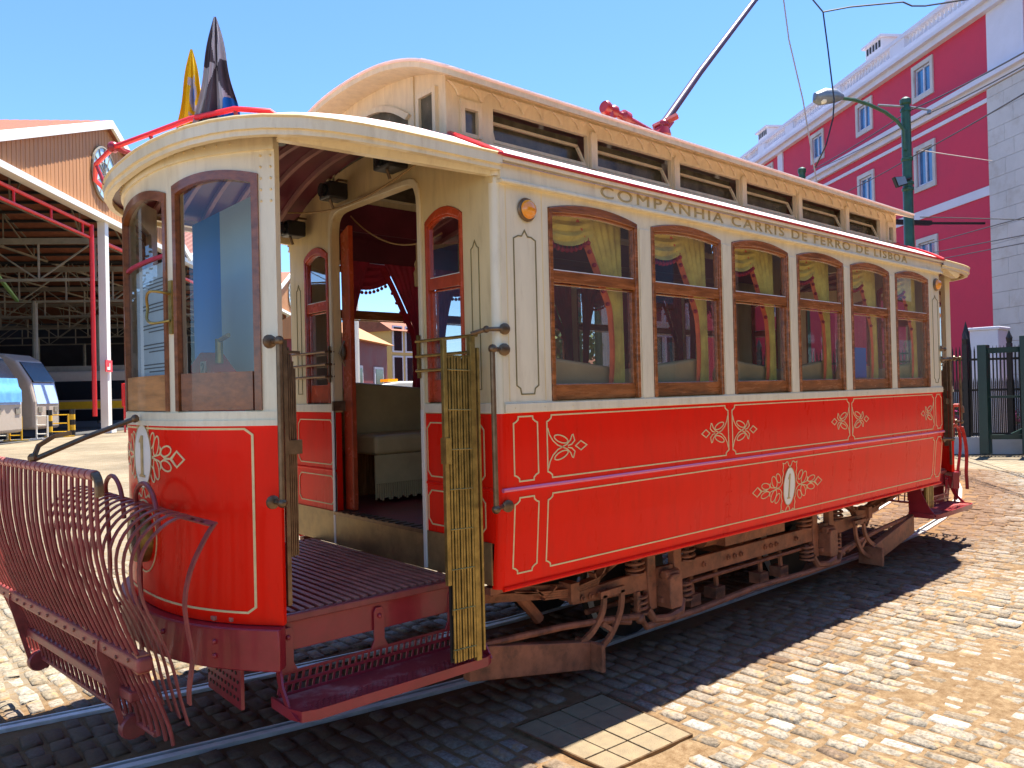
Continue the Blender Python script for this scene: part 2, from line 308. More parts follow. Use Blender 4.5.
def groundmat():
    m = bpy.data.materials.new('sand_and_sett_paving'); m.use_nodes = True; t = m.node_tree; L = t.links.new; p = t.nodes['Principled BSDF']; p.inputs['Roughness'].default_value = .9; p.inputs['Specular IOR Level'].default_value = .2
    g = N(t, 'ShaderNodeNewGeometry'); n = N(t, 'ShaderNodeTexNoise'); n.inputs['Scale'].default_value = 14; n.inputs['Detail'].default_value = 12; n.inputs['Roughness'].default_value = .82; L(g.outputs['Position'], n.inputs['Vector'])
    cr = N(t, 'ShaderNodeValToRGB'); cr.color_ramp.elements[0].color = (.12, .065, .025, 1); cr.color_ramp.elements[1].color = (.265, .18, .095, 1); cr.color_ramp.elements[0].position = .38; cr.color_ramp.elements[1].position = .62; L(n.outputs['Fac'], cr.inputs[0])
    # stones beyond the modelled setts
    br = N(t, 'ShaderNodeTexBrick'); br.inputs['Scale'].default_value = 1; br.inputs['Brick Width'].default_value = .17; br.inputs['Row Height'].default_value = .12; br.inputs['Mortar Size'].default_value = .012; br.inputs['Mortar Smooth'].default_value = .4
    br.inputs['Color1'].default_value = (.27, .225, .16, 1); br.inputs['Color2'].default_value = (.21, .17, .115, 1); br.inputs['Mortar'].default_value = (.23, .165, .085, 1)
    n2 = N(t, 'ShaderNodeTexNoise'); n2.inputs['Scale'].default_value = 1.5; L(g.outputs['Position'], n2.inputs['Vector'])
    ad = N(t, 'ShaderNodeMix', data_type='VECTOR'); ad.inputs[0].default_value = .06; L(g.outputs['Position'], ad.inputs[4]); L(n2.outputs['Color'], ad.inputs[5]); L(ad.outputs[1], br.inputs['Vector'])
    sx = N(t, 'ShaderNodeVertexColor'); sx.layer_name = 'far'
    mx = N(t, 'ShaderNodeMix', data_type='RGBA'); L(sx.outputs['Color'], mx.inputs[0]); L(cr.outputs[0], mx.inputs[6]); L(br.outputs['Color'], mx.inputs[7])
    # track grime, its brown also painting in the shade tone beside the tram
    st = N(t, 'ShaderNodeVertexColor'); st.layer_name = 'stain_shade'
    m3 = N(t, 'ShaderNodeMix', data_type='RGBA'); m3.inputs[7].default_value = (.24, .115, .04, 1); L(st.outputs['Color'], m3.inputs[0]); L(mx.outputs[2], m3.inputs[6])
    n4 = N(t, 'ShaderNodeTexNoise'); n4.inputs['Scale'].default_value = .35; n4.inputs['Detail'].default_value = 5; L(g.outputs['Position'], n4.inputs['Vector'])
    hs = N(t, 'ShaderNodeHueSaturation'); mr = N(t, 'ShaderNodeMapRange'); mr.inputs[1].default_value = .3; mr.inputs[2].default_value = .7; mr.inputs[3].default_value = .62; mr.inputs[4].default_value = 1.15; L(n4.outputs['Fac'], mr.inputs[0]); L(mr.outputs[0], hs.inputs['Value']); L(m3.outputs[2], hs.inputs['Color'])
    L(hs.outputs[0], p.inputs['Base Color'])
    n3 = N(t, 'ShaderNodeTexNoise'); n3.inputs['Scale'].default_value = 160; n3.inputs['Detail'].default_value = 3; L(g.outputs['Position'], n3.inputs['Vector'])
    b = N(t, 'ShaderNodeBump'); b.inputs['Strength'].default_value = .8; b.inputs['Distance'].default_value = .008; L(n3.outputs['Fac'], b.inputs['Height']); L(b.outputs[0], p.inputs['Normal'])
    return m
def stain_shade(x, y):  # mask for real track grime mixed with painted shade tone
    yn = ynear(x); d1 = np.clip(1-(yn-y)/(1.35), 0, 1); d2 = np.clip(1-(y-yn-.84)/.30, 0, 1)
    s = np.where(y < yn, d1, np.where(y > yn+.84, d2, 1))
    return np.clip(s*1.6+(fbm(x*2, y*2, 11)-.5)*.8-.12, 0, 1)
XA, XB_, YA, YB = -4.5, 14., -4.0, 6.0
def nonuni(a, b, c, d, st):
    inner = np.arange(b, c+1e-6, st); k = np.geomspace(.2, 1, 24)
    lo = b-(np.geomspace(1, 1+(b-a), 26)[1:]-1); hi = c+(np.geomspace(1, 1+(d-c), 26)[1:]-1)
    return np.concatenate([lo[::-1], inner, hi])
xs = nonuni(-600, XA, XB_, 900, .05); ys = nonuni(-300, YA, YB, 900, .05)
Xg, Yg = np.meshgrid(xs, ys, indexing='ij')
inside = ((Xg > XA) & (Xg < XB_) & (Yg > YA) & (Yg < YB)).astype(float)
Zg = -.011+inside*(np.clip((sandmask(Xg, Yg)-.22)*.06, 0, .0105)+(fbm(Xg*6, Yg*6, 5)-.5)*.014+(fbm(Xg*1.3, Yg*1.3, 21)-.5)*.008)
bandr = (np.abs(Yg-(ynear(Xg)+.0)) < .09) | (np.abs(Yg-(ynear(Xg)+.84)) < .09)
Zg = np.where(bandr & (Zg > -.014), -.014, Zg)
nx, ny = Xg.shape
me = bpy.data.meshes.new('ground')
co = np.stack([Xg, Yg, Zg], -1).reshape(-1, 3)
ii = (np.arange(nx-1)[:, None]*ny+np.arange(ny-1)[None]).reshape(-1); fc = np.stack([ii, ii+ny, ii+ny+1, ii+1], -1)
me.from_pydata(co.tolist(), [], fc.tolist()); me.polygons.foreach_set('use_smooth', [True]*len(me.polygons))
for nm, val in (('far', np.maximum(1-inside, np.clip((Yg-2.2)*1.5, 0, .75))), ('stain_shade', stain_shade(Xg, Yg)*.62*inside)):
    ca = me.color_attributes.new(nm, 'FLOAT_COLOR', 'POINT'); v = val.reshape(-1); ca.data.foreach_set('color', np.stack([v, v, v, np.ones_like(v)], -1).reshape(-1).astype(np.float32))
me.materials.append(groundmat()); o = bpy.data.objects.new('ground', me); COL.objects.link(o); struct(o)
# real setts
def stonemat():
    m = bpy.data.materials.new('granite_setts'); m.use_nodes = True; t = m.node_tree; L = t.links.new; p = t.nodes['Principled BSDF']
    a = N(t, 'ShaderNodeVertexColor'); a.layer_name = 'stone'; g = N(t, 'ShaderNodeNewGeometry')
    n = N(t, 'ShaderNodeTexNoise'); n.inputs['Scale'].default_value = 45; n.inputs['Detail'].default_value = 7; n.inputs['Roughness'].default_value = .75; L(g.outputs['Position'], n.inputs['Vector'])
    mr = N(t, 'ShaderNodeMapRange'); mr.inputs[1].default_value = .35; mr.inputs[2].default_value = .65; mr.inputs[3].default_value = .42; mr.inputs[4].default_value = 1.3; L(n.outputs['Fac'], mr.inputs[0])
    hs = N(t, 'ShaderNodeHueSaturation'); L(mr.outputs[0], hs.inputs['Value']); L(a.outputs['Color'], hs.inputs['Color'])
    n5 = N(t, 'ShaderNodeTexNoise'); n5.inputs['Scale'].default_value = 14; n5.inputs['Detail'].default_value = 6; L(g.outputs['Position'], n5.inputs['Vector'])
    r5 = N(t, 'ShaderNodeMapRange'); r5.inputs[1].default_value = .54; r5.inputs[2].default_value = .66; r5.inputs[4].default_value = .75; L(n5.outputs['Fac'], r5.inputs[0])
    mx = N(t, 'ShaderNodeMix', data_type='RGBA'); mx.inputs[7].default_value = (.36, .225, .10, 1); L(r5.outputs[0], mx.inputs[0]); L(hs.outputs[0], mx.inputs[6])
    sm = N(t, 'ShaderNodeVertexColor'); sm.layer_name = 'oil_shade'; m4 = N(t, 'ShaderNodeMix', data_type='RGBA'); m4.inputs[7].default_value = (.15, .078, .040, 1)  # grimy brown that also warms and darkens the setts shaded by the tram
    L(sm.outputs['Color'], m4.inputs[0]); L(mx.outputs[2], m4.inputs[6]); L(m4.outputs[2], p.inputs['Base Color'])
    p.inputs['Roughness'].default_value = .8; p.inputs['Specular IOR Level'].default_value = .12
    n3 = N(t, 'ShaderNodeTexNoise'); n3.inputs['Scale'].default_value = 60; n3.inputs['Detail'].default_value = 6; L(g.outputs['Position'], n3.inputs['Vector'])
    b = N(t, 'ShaderNodeBump'); b.inputs['Strength'].default_value = .8; b.inputs['Distance'].default_value = .006; L(n3.outputs['Fac'], b.inputs['Height']); L(b.outputs[0], p.inputs['Normal'])
    return m
V = []; Fc = []; CC = []; OO = []
rowh = .102; x = XA
MH = (.30, .95, -.55, .12)
while x < XB_:
    rh = rowh*random.uniform(.9, 1.08); y = YA+random.uniform(0, .15)
    while y < YB:
        wl = random.uniform(.095, .19); cx = x+rh/2+.03*math.sin(y*.9+x*.2); cy = y+wl/2; y += wl+random.uniform(.010, .028)
        yn = float(ynear(cx)); big = cy > 2.25
        if abs(cy-yn) < wl/2+.055 or abs(cy-yn-.84) < wl/2+.055: continue
        if MH[0]-.06 < cx < MH[1]+.06 and MH[2]-.08 < cy < MH[3]+.08: continue
        d = Vector((cx-CAM.x, cy-CAM.y, 0)); fz = d.dot(fwd)
        if fz < 1.5 or abs(d.dot(rt))/fz > .95: continue
        hx = rh/2-random.uniform(.004, .013); hy = wl/2; a = random.gauss(0, .05); ca, sa = math.cos(a), math.sin(a)
        zt = random.gauss(-.001, .0032); tx = random.gauss(0, .014); ty = random.gauss(0, .012)
        b = len(V)
        for k, (ins, dz) in enumerate(((0, -.03), (.002, -.010), (.011, -.001))):
            for sx, sy in ((-1, -1), (1, -1), (1, 1), (-1, 1)):
                jx = random.uniform(-.006, .006); jy = random.uniform(-.009, .009)
                lx = sx*(hx-ins)+jx; ly = sy*(hy-ins)+jy
                V.append((cx+lx*ca-ly*sa, cy+lx*sa+ly*ca, zt+dz+lx*tx+ly*ty))
        V.append((cx, cy, zt+.004))
        for r in (0, 4):
            for k in range(4): Fc.append((b+r+k, b+r+(k+1) % 4, b+r+4+(k+1) % 4, b+r+4+k))
        for k in range(4): Fc.append((b+8+k, b+8+(k+1) % 4, b+12))
        q = random.random(); base = (.265, .225, .17) if q < .62 else ((.20, .155, .105) if q < .84 else ((.34, .31, .26) if q < .96 else (.15, .105, .07)))
        if big: base = [x_*.55+y_*.45 for x_, y_ in zip(base, (.28, .235, .155))]
        v = random.uniform(.88, 1.12); cc = [c*v for c in base]
        s_ = float(stain_shade(np.array(cx), np.array(cy)))
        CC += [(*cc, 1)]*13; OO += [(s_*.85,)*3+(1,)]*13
    x += rh
me = bpy.data.meshes.new('cobblestone_paving'); me.from_pydata(V, [], Fc)
for nm, val in (('stone', CC), ('oil_shade', OO)):
    ca = me.color_attributes.new(nm, 'FLOAT_COLOR', 'POINT'); ca.data.foreach_set('color', np.array(val, np.float32).reshape(-1))
me.polygons.foreach_set('use_smooth', [True]*len(me.polygons))
me.materials.append(stonemat()); o = bpy.data.objects.new('cobblestone_paving', me); COL.objects.link(o); struct(o)
# rails
def rail(off, name, fy=ynear, xr=None):
    xr = np.concatenate([np.arange(-8, 3, .15), np.arange(3, 45, 1.)]) if xr is None else xr
    root = None
    def L(o, z): return [(float(a), float(fy(a)+off+o), z) for a in xr]
    b = MB()
    def sec(o0, o1, z0, z1):
        A = L(o0, z1); B = L(o1, z1); n = len(A)
        b.add(A+B, [(i, i+1, n+i+1, n+i) for i in range(n-1)])
        for AA in (A, B):
            b.add(AA+[(p[0], p[1], z0) for p in AA], [(i, i+1, n+i+1, n+i) for i in range(n-1)])
    sec(-.045, .0, -.03, .006); r = b.build(name, 'steel')
    b = MB(); sec(0, .036, -.03, -.012); b.build('groove', 'groove', r)
    b = MB(); sec(.036, .050, -.03, .004); b.build('lip', 'steel', r)
    return struct(r)
rail(0, 'tram_rail'); rail(.84, 'tram_rail')
# inspection cover laid with tiles
mh = thing('inspection_cover', 'square iron framed inspection cover filled with small pale stone tiles beside the tram', 'manhole cover', (.62, -.21, 0))
b = MB(); F0 = [(.33, .12), (.97, .10), (.90, -.55), (.34, -.52)]
fr = [Vector((p[0], p[1], 0)) for p in F0]
for i in range(4): b.bar(fr[i]+Vector((0, 0, -.004)), fr[(i+1) % 4]+Vector((0, 0, -.004)), .010, .016)
b.build('frame', 'bronze', mh)
M['tile'] = mat('sandstone_tile', (.20, .145, .075), .7, var=.2, scale=12, bump=.5, bscale=140, dirt=.3, dirtcol=(.25, .15, .06))
def bil(s, t): return (fr[0]*(1-s)+fr[1]*s)*(1-t)+(fr[3]*(1-s)+fr[2]*s)*t
for i in range(4):
    for j in range(4):
        p = [bil((i+.025)/4, (j+.025)/4), bil((i+.975)/4, (j+.025)/4), bil((i+.975)/4, (j+.975)/4), bil((i+.025)/4, (j+.975)/4)]
        dz = random.uniform(-.002, .002)
        b = MB(); b.hex([Vector((q.x, q.y, -.03)) for q in p]+[Vector((q.x, q.y, .001+dz)) for q in p]); b.build('tile', 'tile', mh, bevel=.003)

# ================================================================== THE TRAM
W, YC = 2.245, 1.1225; X0, X1, XM = .19, 5.70, 2.945
ZW, ZM, ZB, ZL, ZT = 1.58, 1.21, .725, 2.70, 2.815
TRAM = thing('heritage_tram', 'red and cream vintage tram with open platforms, curtained saloon windows and a railed roof', 'tram', (XM, YC, 0))
WC = [.895+.83*k for k in range(6)]; WH = .352
def PN(u, z, d): return Vector((u, d, z))          # near side, d inward
def PF(u, z, d): return Vector((u, W-d, z))        # far side
def mir(p): return Vector((2*XM-p[0], p[1], p[2]))
def tuck(z): return .04*max(0, (ZM-z)/(ZM-ZB))**1.5
def PNt(u, z, d): return Vector((u, d+tuck(z), z))
# --- side walls
for P, far in ((PN, 0), (PF, 1)):
    b = MB(); d0, d1 = 0, .05
    edges = [X0+.03]+[e for c in WC for e in (c-WH, c+WH)]+[X1-.03]
    for i in range(0, 14, 2):
        b.prism([(edges[i], ZW), (edges[i+1], ZW), (edges[i+1], ZL), (edges[i], ZL)], P, d0, d1)
    for c in WC:
        b.prism([(c-WH, ZW), (c+WH, ZW), (c+WH, 1.632), (c-WH, 1.632)], P, d0, d1)
        A = arc(c-WH, c+WH, 2.625, .044); b.band(A, [(a, ZL) for a, _ in A], P, d0, d1)
    wall = b.build('side_wall', 'cream', TRAM)
    # thin raised pilaster strips and belt rail
    b = MB()
    for k in range(7):
        xc = WC[0]-.415+.83*k
        if 0 < k < 6: bp = MB(); bp.prism([(xc-.045, 1.634), (xc+.045, 1.634), (xc+.045, 2.60), (xc-.045, 2.60)], P, -.008, 0); bp.build('pilaster_strip', 'cream', wall, bevel=.003)
    b.prism([(X0+.03, ZW+.002), (X1-.03, ZW+.002), (X1-.03, 1.628), (X0+.03, 1.628)], P, -.014, 0)
    b.prism([(X0+.03, 1.628), (X1-.03, 1.628), (X1-.03, 1.634), (X0+.03, 1.634)], P, -.006, 0)
    b.build('belt_rail', 'cream', wall, bevel=.003)
    # letterboard
    b = MB(); b.prism([(X0+.02, ZL+.014), (X1-.02, ZL+.014), (X1-.02, ZT), (X0+.02, ZT)], P, -.022, .05)
    lb = b.build('letterboard', 'cream', TRAM)
    b = MB(); b.prism([(X0+.02, ZL-.004), (X1-.02, ZL-.004), (X1-.02, ZL+.014), (X0+.02, ZL+.014)], P, -.036, .02)
    b.prism([(X0+.02, ZT-.016), (X1-.02, ZT-.016), (X1-.02, ZT+.006), (X0+.02, ZT+.006)], P, -.042, .02)
    b.build('moulding', 'cream', lb, bevel=.005)
    b = MB(); b.prism([(X0-.01, ZT+.006), (X1+.01, ZT+.006), (X1+.01, ZT+.016), (X0-.01, ZT+.016)], P, -.052, .02); b.build('roof_rim', 'redrim', lb)
    # red lower panels
    rows = [(ZW, 0), (ZM+.012, 0), (ZM-.012, 0), (1.05, 0), (.9, 0), (.8, 0), (ZB, 0)]
    b = MB(); zs = [ZW, 1.4, ZM, 1.1, 1.0, .9, .8, ZB]
    Q = lambda x, z, d: P(x, z, d+tuck(z))
    for i in range(len(zs)-1):
        for s0, s1 in ((X0+.035, 2.13), (2.132, 3.80), (3.802, X1-.035)):
            b.hex([Q(s0, zs[i], 0), Q(s1, zs[i], 0), Q(s1, zs[i], .03), Q(s0, zs[i], .03), Q(s0, zs[i+1], 0), Q(s1, zs[i+1], 0), Q(s1, zs[i+1], .03), Q(s0, zs[i+1], .03)])
    rp = b.build('lower_panel', 'red', TRAM)
    b = MB(); b.tube([P(X0+.01, ZM, -.001), P(X1-.01, ZM, -.001)], .011, 10); b.build('waist_moulding', 'pink', rp, smooth=True)
    b = MB(); b.tube([P(X0+.03, ZB, .036), P(X1-.03, ZB, .036)], .012, 8); b.build('bottom_bead', 'red', rp, smooth=True)
    # gold lining
    def notch(x0, x1, z0, z1, k=.032):
        pts = []
        for (cx, cz, sx, sz) in ((x0, z0, 1, 1), (x1, z0, -1, 1), (x1, z1, -1, -1), (x0, z1, 1, -1)):
            c = [(cx+sx*k, cz), (cx+sx*k*.95, cz+sz*k*.45), (cx+sx*k*.5, cz+sz*k*.8), (cx, cz+sz*k)]
            if (sx*sz) > 0: c = c[::-1]
            pts += c
        return pts
    b = MB()
    for x0, x1 in ((.275, .435), (.50, 2.112), (2.158, 3.782), (3.828, 5.46), (5.505, 5.645)):
        b.ribbon(notch(x0, x1, 1.245, 1.562), .0075, Q, closed=True)
    for x0, x1 in ((.275, .435), (.50, 5.46), (5.505, 5.645)):
        b.ribbon(notch(x0, x1, .79, 1.165), .0075, Q, closed=True)
    b.build('gold_lining', 'gold', rp)
    def orn(b, cx, cz, sx, S, Pp, w=.0055):
        T = lambda p: (cx+sx*p[0]*S, cz+p[1]*S)
        for s in (1, -1):
            b.ribbon([T((x, y*s)) for x, y in ((0, -.36), (.04, -.24), (.12, -.13), (.24, -.04), (.36, .0), (.48, .045), (.57, .12), (.61, .20), (.64, .21), (.68, .10), (.60, .035), (.50, .015))], w, Pp)
            b.ribbon([T((.33+.17*math.cos(t)-.03*math.sin(t), s*(.145+.072*math.sin(t)-.035*math.cos(t)))) for t in np.linspace(0, 2*PI, 17)[:-1]], w, Pp, closed=True)
        b.ribbon([T(p) for p in ((.70, 0), (.84, .085), (1.0, 0), (.84, -.085))], w, Pp, closed=True)
    for cx, sx in ((.505, 1), (2.107, -1), (2.163, 1), (3.777, -1), (3.833, 1), (5.455, -1)): b = MB(); orn(b, cx, 1.395, sx, .285, Q, .006); b.build('scroll_ornament', 'gold', rp)
    def centre(b, cx, cz, S, Pp, w=.0055, kx=1.42):
        T = lambda p: (cx+p[0]*S*kx, cz+p[1]*S)
        for sx in (1, -1):
            b.ribbon([T((x*sx, y)) for x, y in ((0, 1.02), (.10, 1.12), (.16, 1.30), (.26, 1.30), (.36, 1.22), (.50, 1.26), (.46, 1.08), (.50, .9), (.44, .7), (.52, .5), (.50, .25), (.62, .08), (.80, 0))], w, Pp)
            b.ribbon([T((x*sx, y)) for x, y in ((0, -1.02), (.10, -1.12), (.16, -1.30), (.26, -1.30), (.36, -1.22), (.50, -1.26), (.46, -1.08), (.50, -.9), (.44, -.7), (.52, -.5), (.50, -.25), (.62, -.08), (.80, 0))], w, Pp)
            for ex, ey, ax, ay, rot in ((.78, .52, .26, .14, 1.15), (.78, -.52, .26, .14, -1.15), (1.05, .36, .32, .16, 1.2), (1.05, -.36, .32, .16, -1.2), (1.62, .22, .28, .15, .25), (1.62, -.22, .28, .15, -.25)):
                b.ribbon([T((sx*(ex+ax*math.cos(t)*math.cos(rot)-ay*math.sin(t)*math.sin(rot)), ey+ax*math.cos(t)*math.sin(rot)+ay*math.sin(t)*math.cos(rot))) for t in np.linspace(0, 2*PI, 17)[:-1]], w, Pp, closed=True)
            for s in (1, -1):
                b.ribbon([T((x*sx, y*s)) for x, y in ((.7, 0), (.95, .04), (1.25, .10), (1.38, .26), (1.30, .34), (1.34, .12), (1.55, .02), (1.85, 0), (2.1, .20))], w, Pp)
            b.ribbon([T((sx*x, y)) for x, y in ((1.92, 0), (2.15, .24), (2.46, 0), (2.15, -.24))], w, Pp, closed=True)
    if not far: CENTRE = centre; Qn = Q
    b = MB(); centre(b, 2.87, .968, .135, Q); b.build('crest_ornament', 'gold', rp)
    b = MB(); b.prism([(2.87+.076*math.cos(t), .968+.132*math.sin(t)) for t in np.linspace(0, 2*PI, 33)[:-1]], Q, -.004, .0)
    ov = b.build('number_oval', 'white', rp)
    b = MB(); b.ribbon([(2.87+.078*math.cos(t), .968+.134*math.sin(t)) for t in np.linspace(0, 2*PI, 33)[:-1]], .005, Q, -.001, -.006, closed=True)
    sg = -1 if far else 1
    b.prism([(2.87+sg*p[0], .968+p[1]) for p in ((-.018, -.088), (.018, -.088), (.018, -.08), (.007, -.074), (.007, .09), (-.004, .09), (-.018, .06), (-.018, .05), (-.007, .054), (-.007, -.074), (-.018, -.08))], Q, -.004, -.007)
    b.build('numeral', 'goldd', ov)
    # brown-lined cream end panels
    b = MB()
    for xa, xb in ((.305, .452), (5.50, 5.62)):
        xm = (xa+xb)/2; k = .03
        b.ribbon([(xa+k, 1.672), (xb-k, 1.672), (xb-k*.8, 1.70), (xb, 1.715), (xb, 2.44), (xb-.03, 2.455), (xm+.02, 2.455), (xm, 2.485), (xm-.02, 2.455), (xa+.03, 2.455), (xa, 2.44), (xa, 1.715), (xa+k*.8, 1.70)], .006, P, 0, -.003, closed=True)
    b.build('panel_lining', 'pline', wall)
    b = MB()
    for xa in (.50, .258, 5.465, 5.655): b.prism([(xa-.0025, 1.64), (xa+.0025, 1.64), (xa+.0025, 2.69), (xa-.0025, 2.69)], P, 0, -.002)
    b.build('panel_joint', 'ochre', wall)
    b = MB()
    for xj in (2.131, 3.801):
        for z in np.linspace(.76, 1.17, 6):
            for dx in (-.018, .018): b.ball(Q(xj+dx, float(z), -.001), .0042, 6)
        for z in (1.26, 1.55):
            for dx in (-.018, .018): b.ball(Q(xj+dx, z, -.001), .0042, 6)
    b.build('panel_screws', 'red', rp)
    b = MB()
    for k in range(28): b.ball(P(X0+.09+k*.2, 2.800-.012, -.023), .004, 6)
    for k in range(28): b.ball(P(X0+.09+k*.2, 1.605, -.015), .0035, 6)
    b.build('fixing_screws', 'ochre', lb)
    # corner posts, rounded
    for xc, s in ((X0, 1), (X1, -1)):
        for z0, z1, mm, nm, r, st in ((ZW, ZL+.03, 'cream', 'corner_post', .045, 0), (ZB, ZW, 'red', 'corner_panel', .045, 1), (ZL+.03, ZT+.004, 'cream', 'corner_cap', .060, 0)):
            b = MB(); A = []; B = []
            zz = [z0, z1] if not st else [ZB, .85, 1.0, ZM, ZW]
            ring = []
            for z in zz:
                ring.append([(xc+s*(.045-r*math.cos(t)) , P(0, z, .045+tuck(z)*st-r*math.sin(t)).y, z) for t in np.linspace(0, PI/2, 7)])
            b.grid(ring)
            b.build(nm, mm, TRAM, smooth=True)
        b = MB(); b.box(min(xc, xc+s*.05)+.004*s, max(xc, xc+s*.05)-.003, *sorted((P(0, 0, .01).y, P(0, 0, .06).y)), ZW-.3, ZL)
    # amber side lights
    for xc in (.392, 5.585):
        b = MB(); b.lathe(P(xc, 2.588, 0), P(0, 0, -1)-P(0, 0, 0), [(.056, 0), (.060, .008), (.056, .016), (.048, .02)], 24); sl = b.build('indicator_lamp', 'bronze', TRAM, smooth=True)
        b = MB(); b.lathe(P(xc, 2.588, -.016), P(0, 0, -1)-P(0, 0, 0), [(.048, 0), (.046, .014), (.034, .028), (.015, .036), (.001, .038)], 24); b.build('lens', 'amber', sl, smooth=True)
# lettering in raised gold capitals
for P, far in ((PN, 0), (PF, 1)):
    me = text_mesh('COMPANHIA CARRIS DE FERRO DE LISBOA', 1, 'lettering')
    cos = np.array([v.co[:] for v in me.vertices]); x0, x1 = cos[:, 0].min(), cos[:, 0].max(); y0, y1 = cos[:, 1].min(), cos[:, 1].max()
    xa, xb, za, zb = .925, 4.90, 2.728, 2.788
    iv = sorted([(min(cos[i, 0] for i in p.vertices), max(cos[i, 0] for i in p.vertices)) for p in me.polygons]); cuts = []; hi_ = iv[0][1]
    for lo, h_ in iv:
        if lo-hi_ > .30: cuts.append((lo+hi_)/2)
        hi_ = max(hi_, h_)
    bounds = [x0-1]+cuts+[x1+1]
    for wa, wb_ in zip(bounds[:-1], bounds[1:]):
        idx = {}; b = MB()
        for i, c_ in enumerate(cos):
            if wa < c_[0] < wb_:
                u = (c_[0]-x0)/(x1-x0); xx = xa+(xb-xa)*u if not far else xb-(xb-xa)*u
                idx[i] = len(b.v); b.v.append(tuple(P(xx, za+(zb-za)*(c_[1]-y0)/(y1-y0), -.022-(.004 if c_[2] > 0 else -.001))))
        for p in me.polygons:
            if p.vertices[0] in idx: b.f.append(tuple(idx[i] for i in p.vertices)); b.m.append(0)
        if b.f: b.build('lettering', 'goldd', TRAM)

# --- saloon windows with frame, panes and curtains
def ringframe(b, c, h, z0, z1, rise, ws, wb, wt, P, d0, d1, n=14, ri=None):
    A = arc(c-h, c+h, z1, rise, n); B = arc(c-h+ws, c+h-ws, z1-wt+.004, rise if ri is None else ri, n)
    b.band(A, B, P, d0, d1)
    b.prism([(c-h, z0), (c-h+ws, z0+wb), (c-h+ws, z1-wt+.004), (c-h, z1)], P, d0, d1)
    b.prism([(c+h, z0), (c+h, z1), (c+h-ws, z1-wt+.004), (c+h-ws, z0+wb)], P, d0, d1)
    b.prism([(c-h, z0), (c+h, z0), (c+h-ws, z0+wb), (c-h+ws, z0+wb)], P, d0, d1)
def gpane(b, c, h, z0, z1, rise, P, d, n=12):
    A = arc(c-h, c+h, z1, rise, n)
    b.add([P(a, z0, d) for a, _ in A]+[P(a, z, d) for a, z in A], [(i, i+1, n+1+i+1, n+1+i) for i in range(n)])
def window(parent, c, h, z0, z1, rise, ztr, P, m='wood', gm='glass', wb=.085, ws=.042, fl=1.0):
    ri = rise*fl
    b = MB(); ringframe(b, c, h, z0, z1, rise, ws, .0, .030, P, -.010, .040, ri=ri); fr = b.build('window', m, parent, bevel=.004)
    b = MB(); ringframe(b, c, h-ws+.004, ztr, z1-.024, ri, .011, .062, .018, P, .000, .020); b.build('upper_sash', m, fr, bevel=.003)
    b = MB(); ringframe(b, c, h-ws+.002, z0, ztr-.004, 0, .017, wb, .012, P, .014, .034, 2); b.build('lower_sash', m, fr, bevel=.003)
    b = MB(); gpane(b, c, h-ws-.003, ztr+.05, z1-.036, ri, P, .012); b.build('pane', gm, fr)
    b = MB(); gpane(b, c, h-ws-.010, z0+wb-.01, ztr-.01, 0, P, .026, 2); b.build('pane', gm, fr)
    b = MB(); b.prism([(c-h+ws+.01, ztr+.062), (c+h-ws-.01, ztr+.062), (c+h-ws-.01, ztr+.066), (c-h+ws+.01, ztr+.066)], P, .002, .018); b.build('glazing_strip', 'dwhite', fr)
    return fr
for P, far in ((PN, 0), (PF, 1)):
    for k, c in enumerate(WC): window(TRAM, c, WH-.002, 1.634, 2.622, .044, 2.245, P, m='woodh', ws=.024, fl=.5)
def cloth(top, bot, L, R, P, d, pleat=.018, fr=9, nu=40, nv=22):   # pleated sheet: L(z), R(z)
    G = []
    for j in range(nv+1):
        t = j/nv; row = []
        for i in range(nu+1):
            s = i/nu; zt = top(s); zb_ = bot(s); z = zt+(zb_-zt)*t; a = L(t)+(R(t)-L(t))*s
            row.append(P(a, z, d+pleat*math.sin(s*fr*2*PI+t*1.5)*(.35+.65*t)))
        G.append(row)
    return G
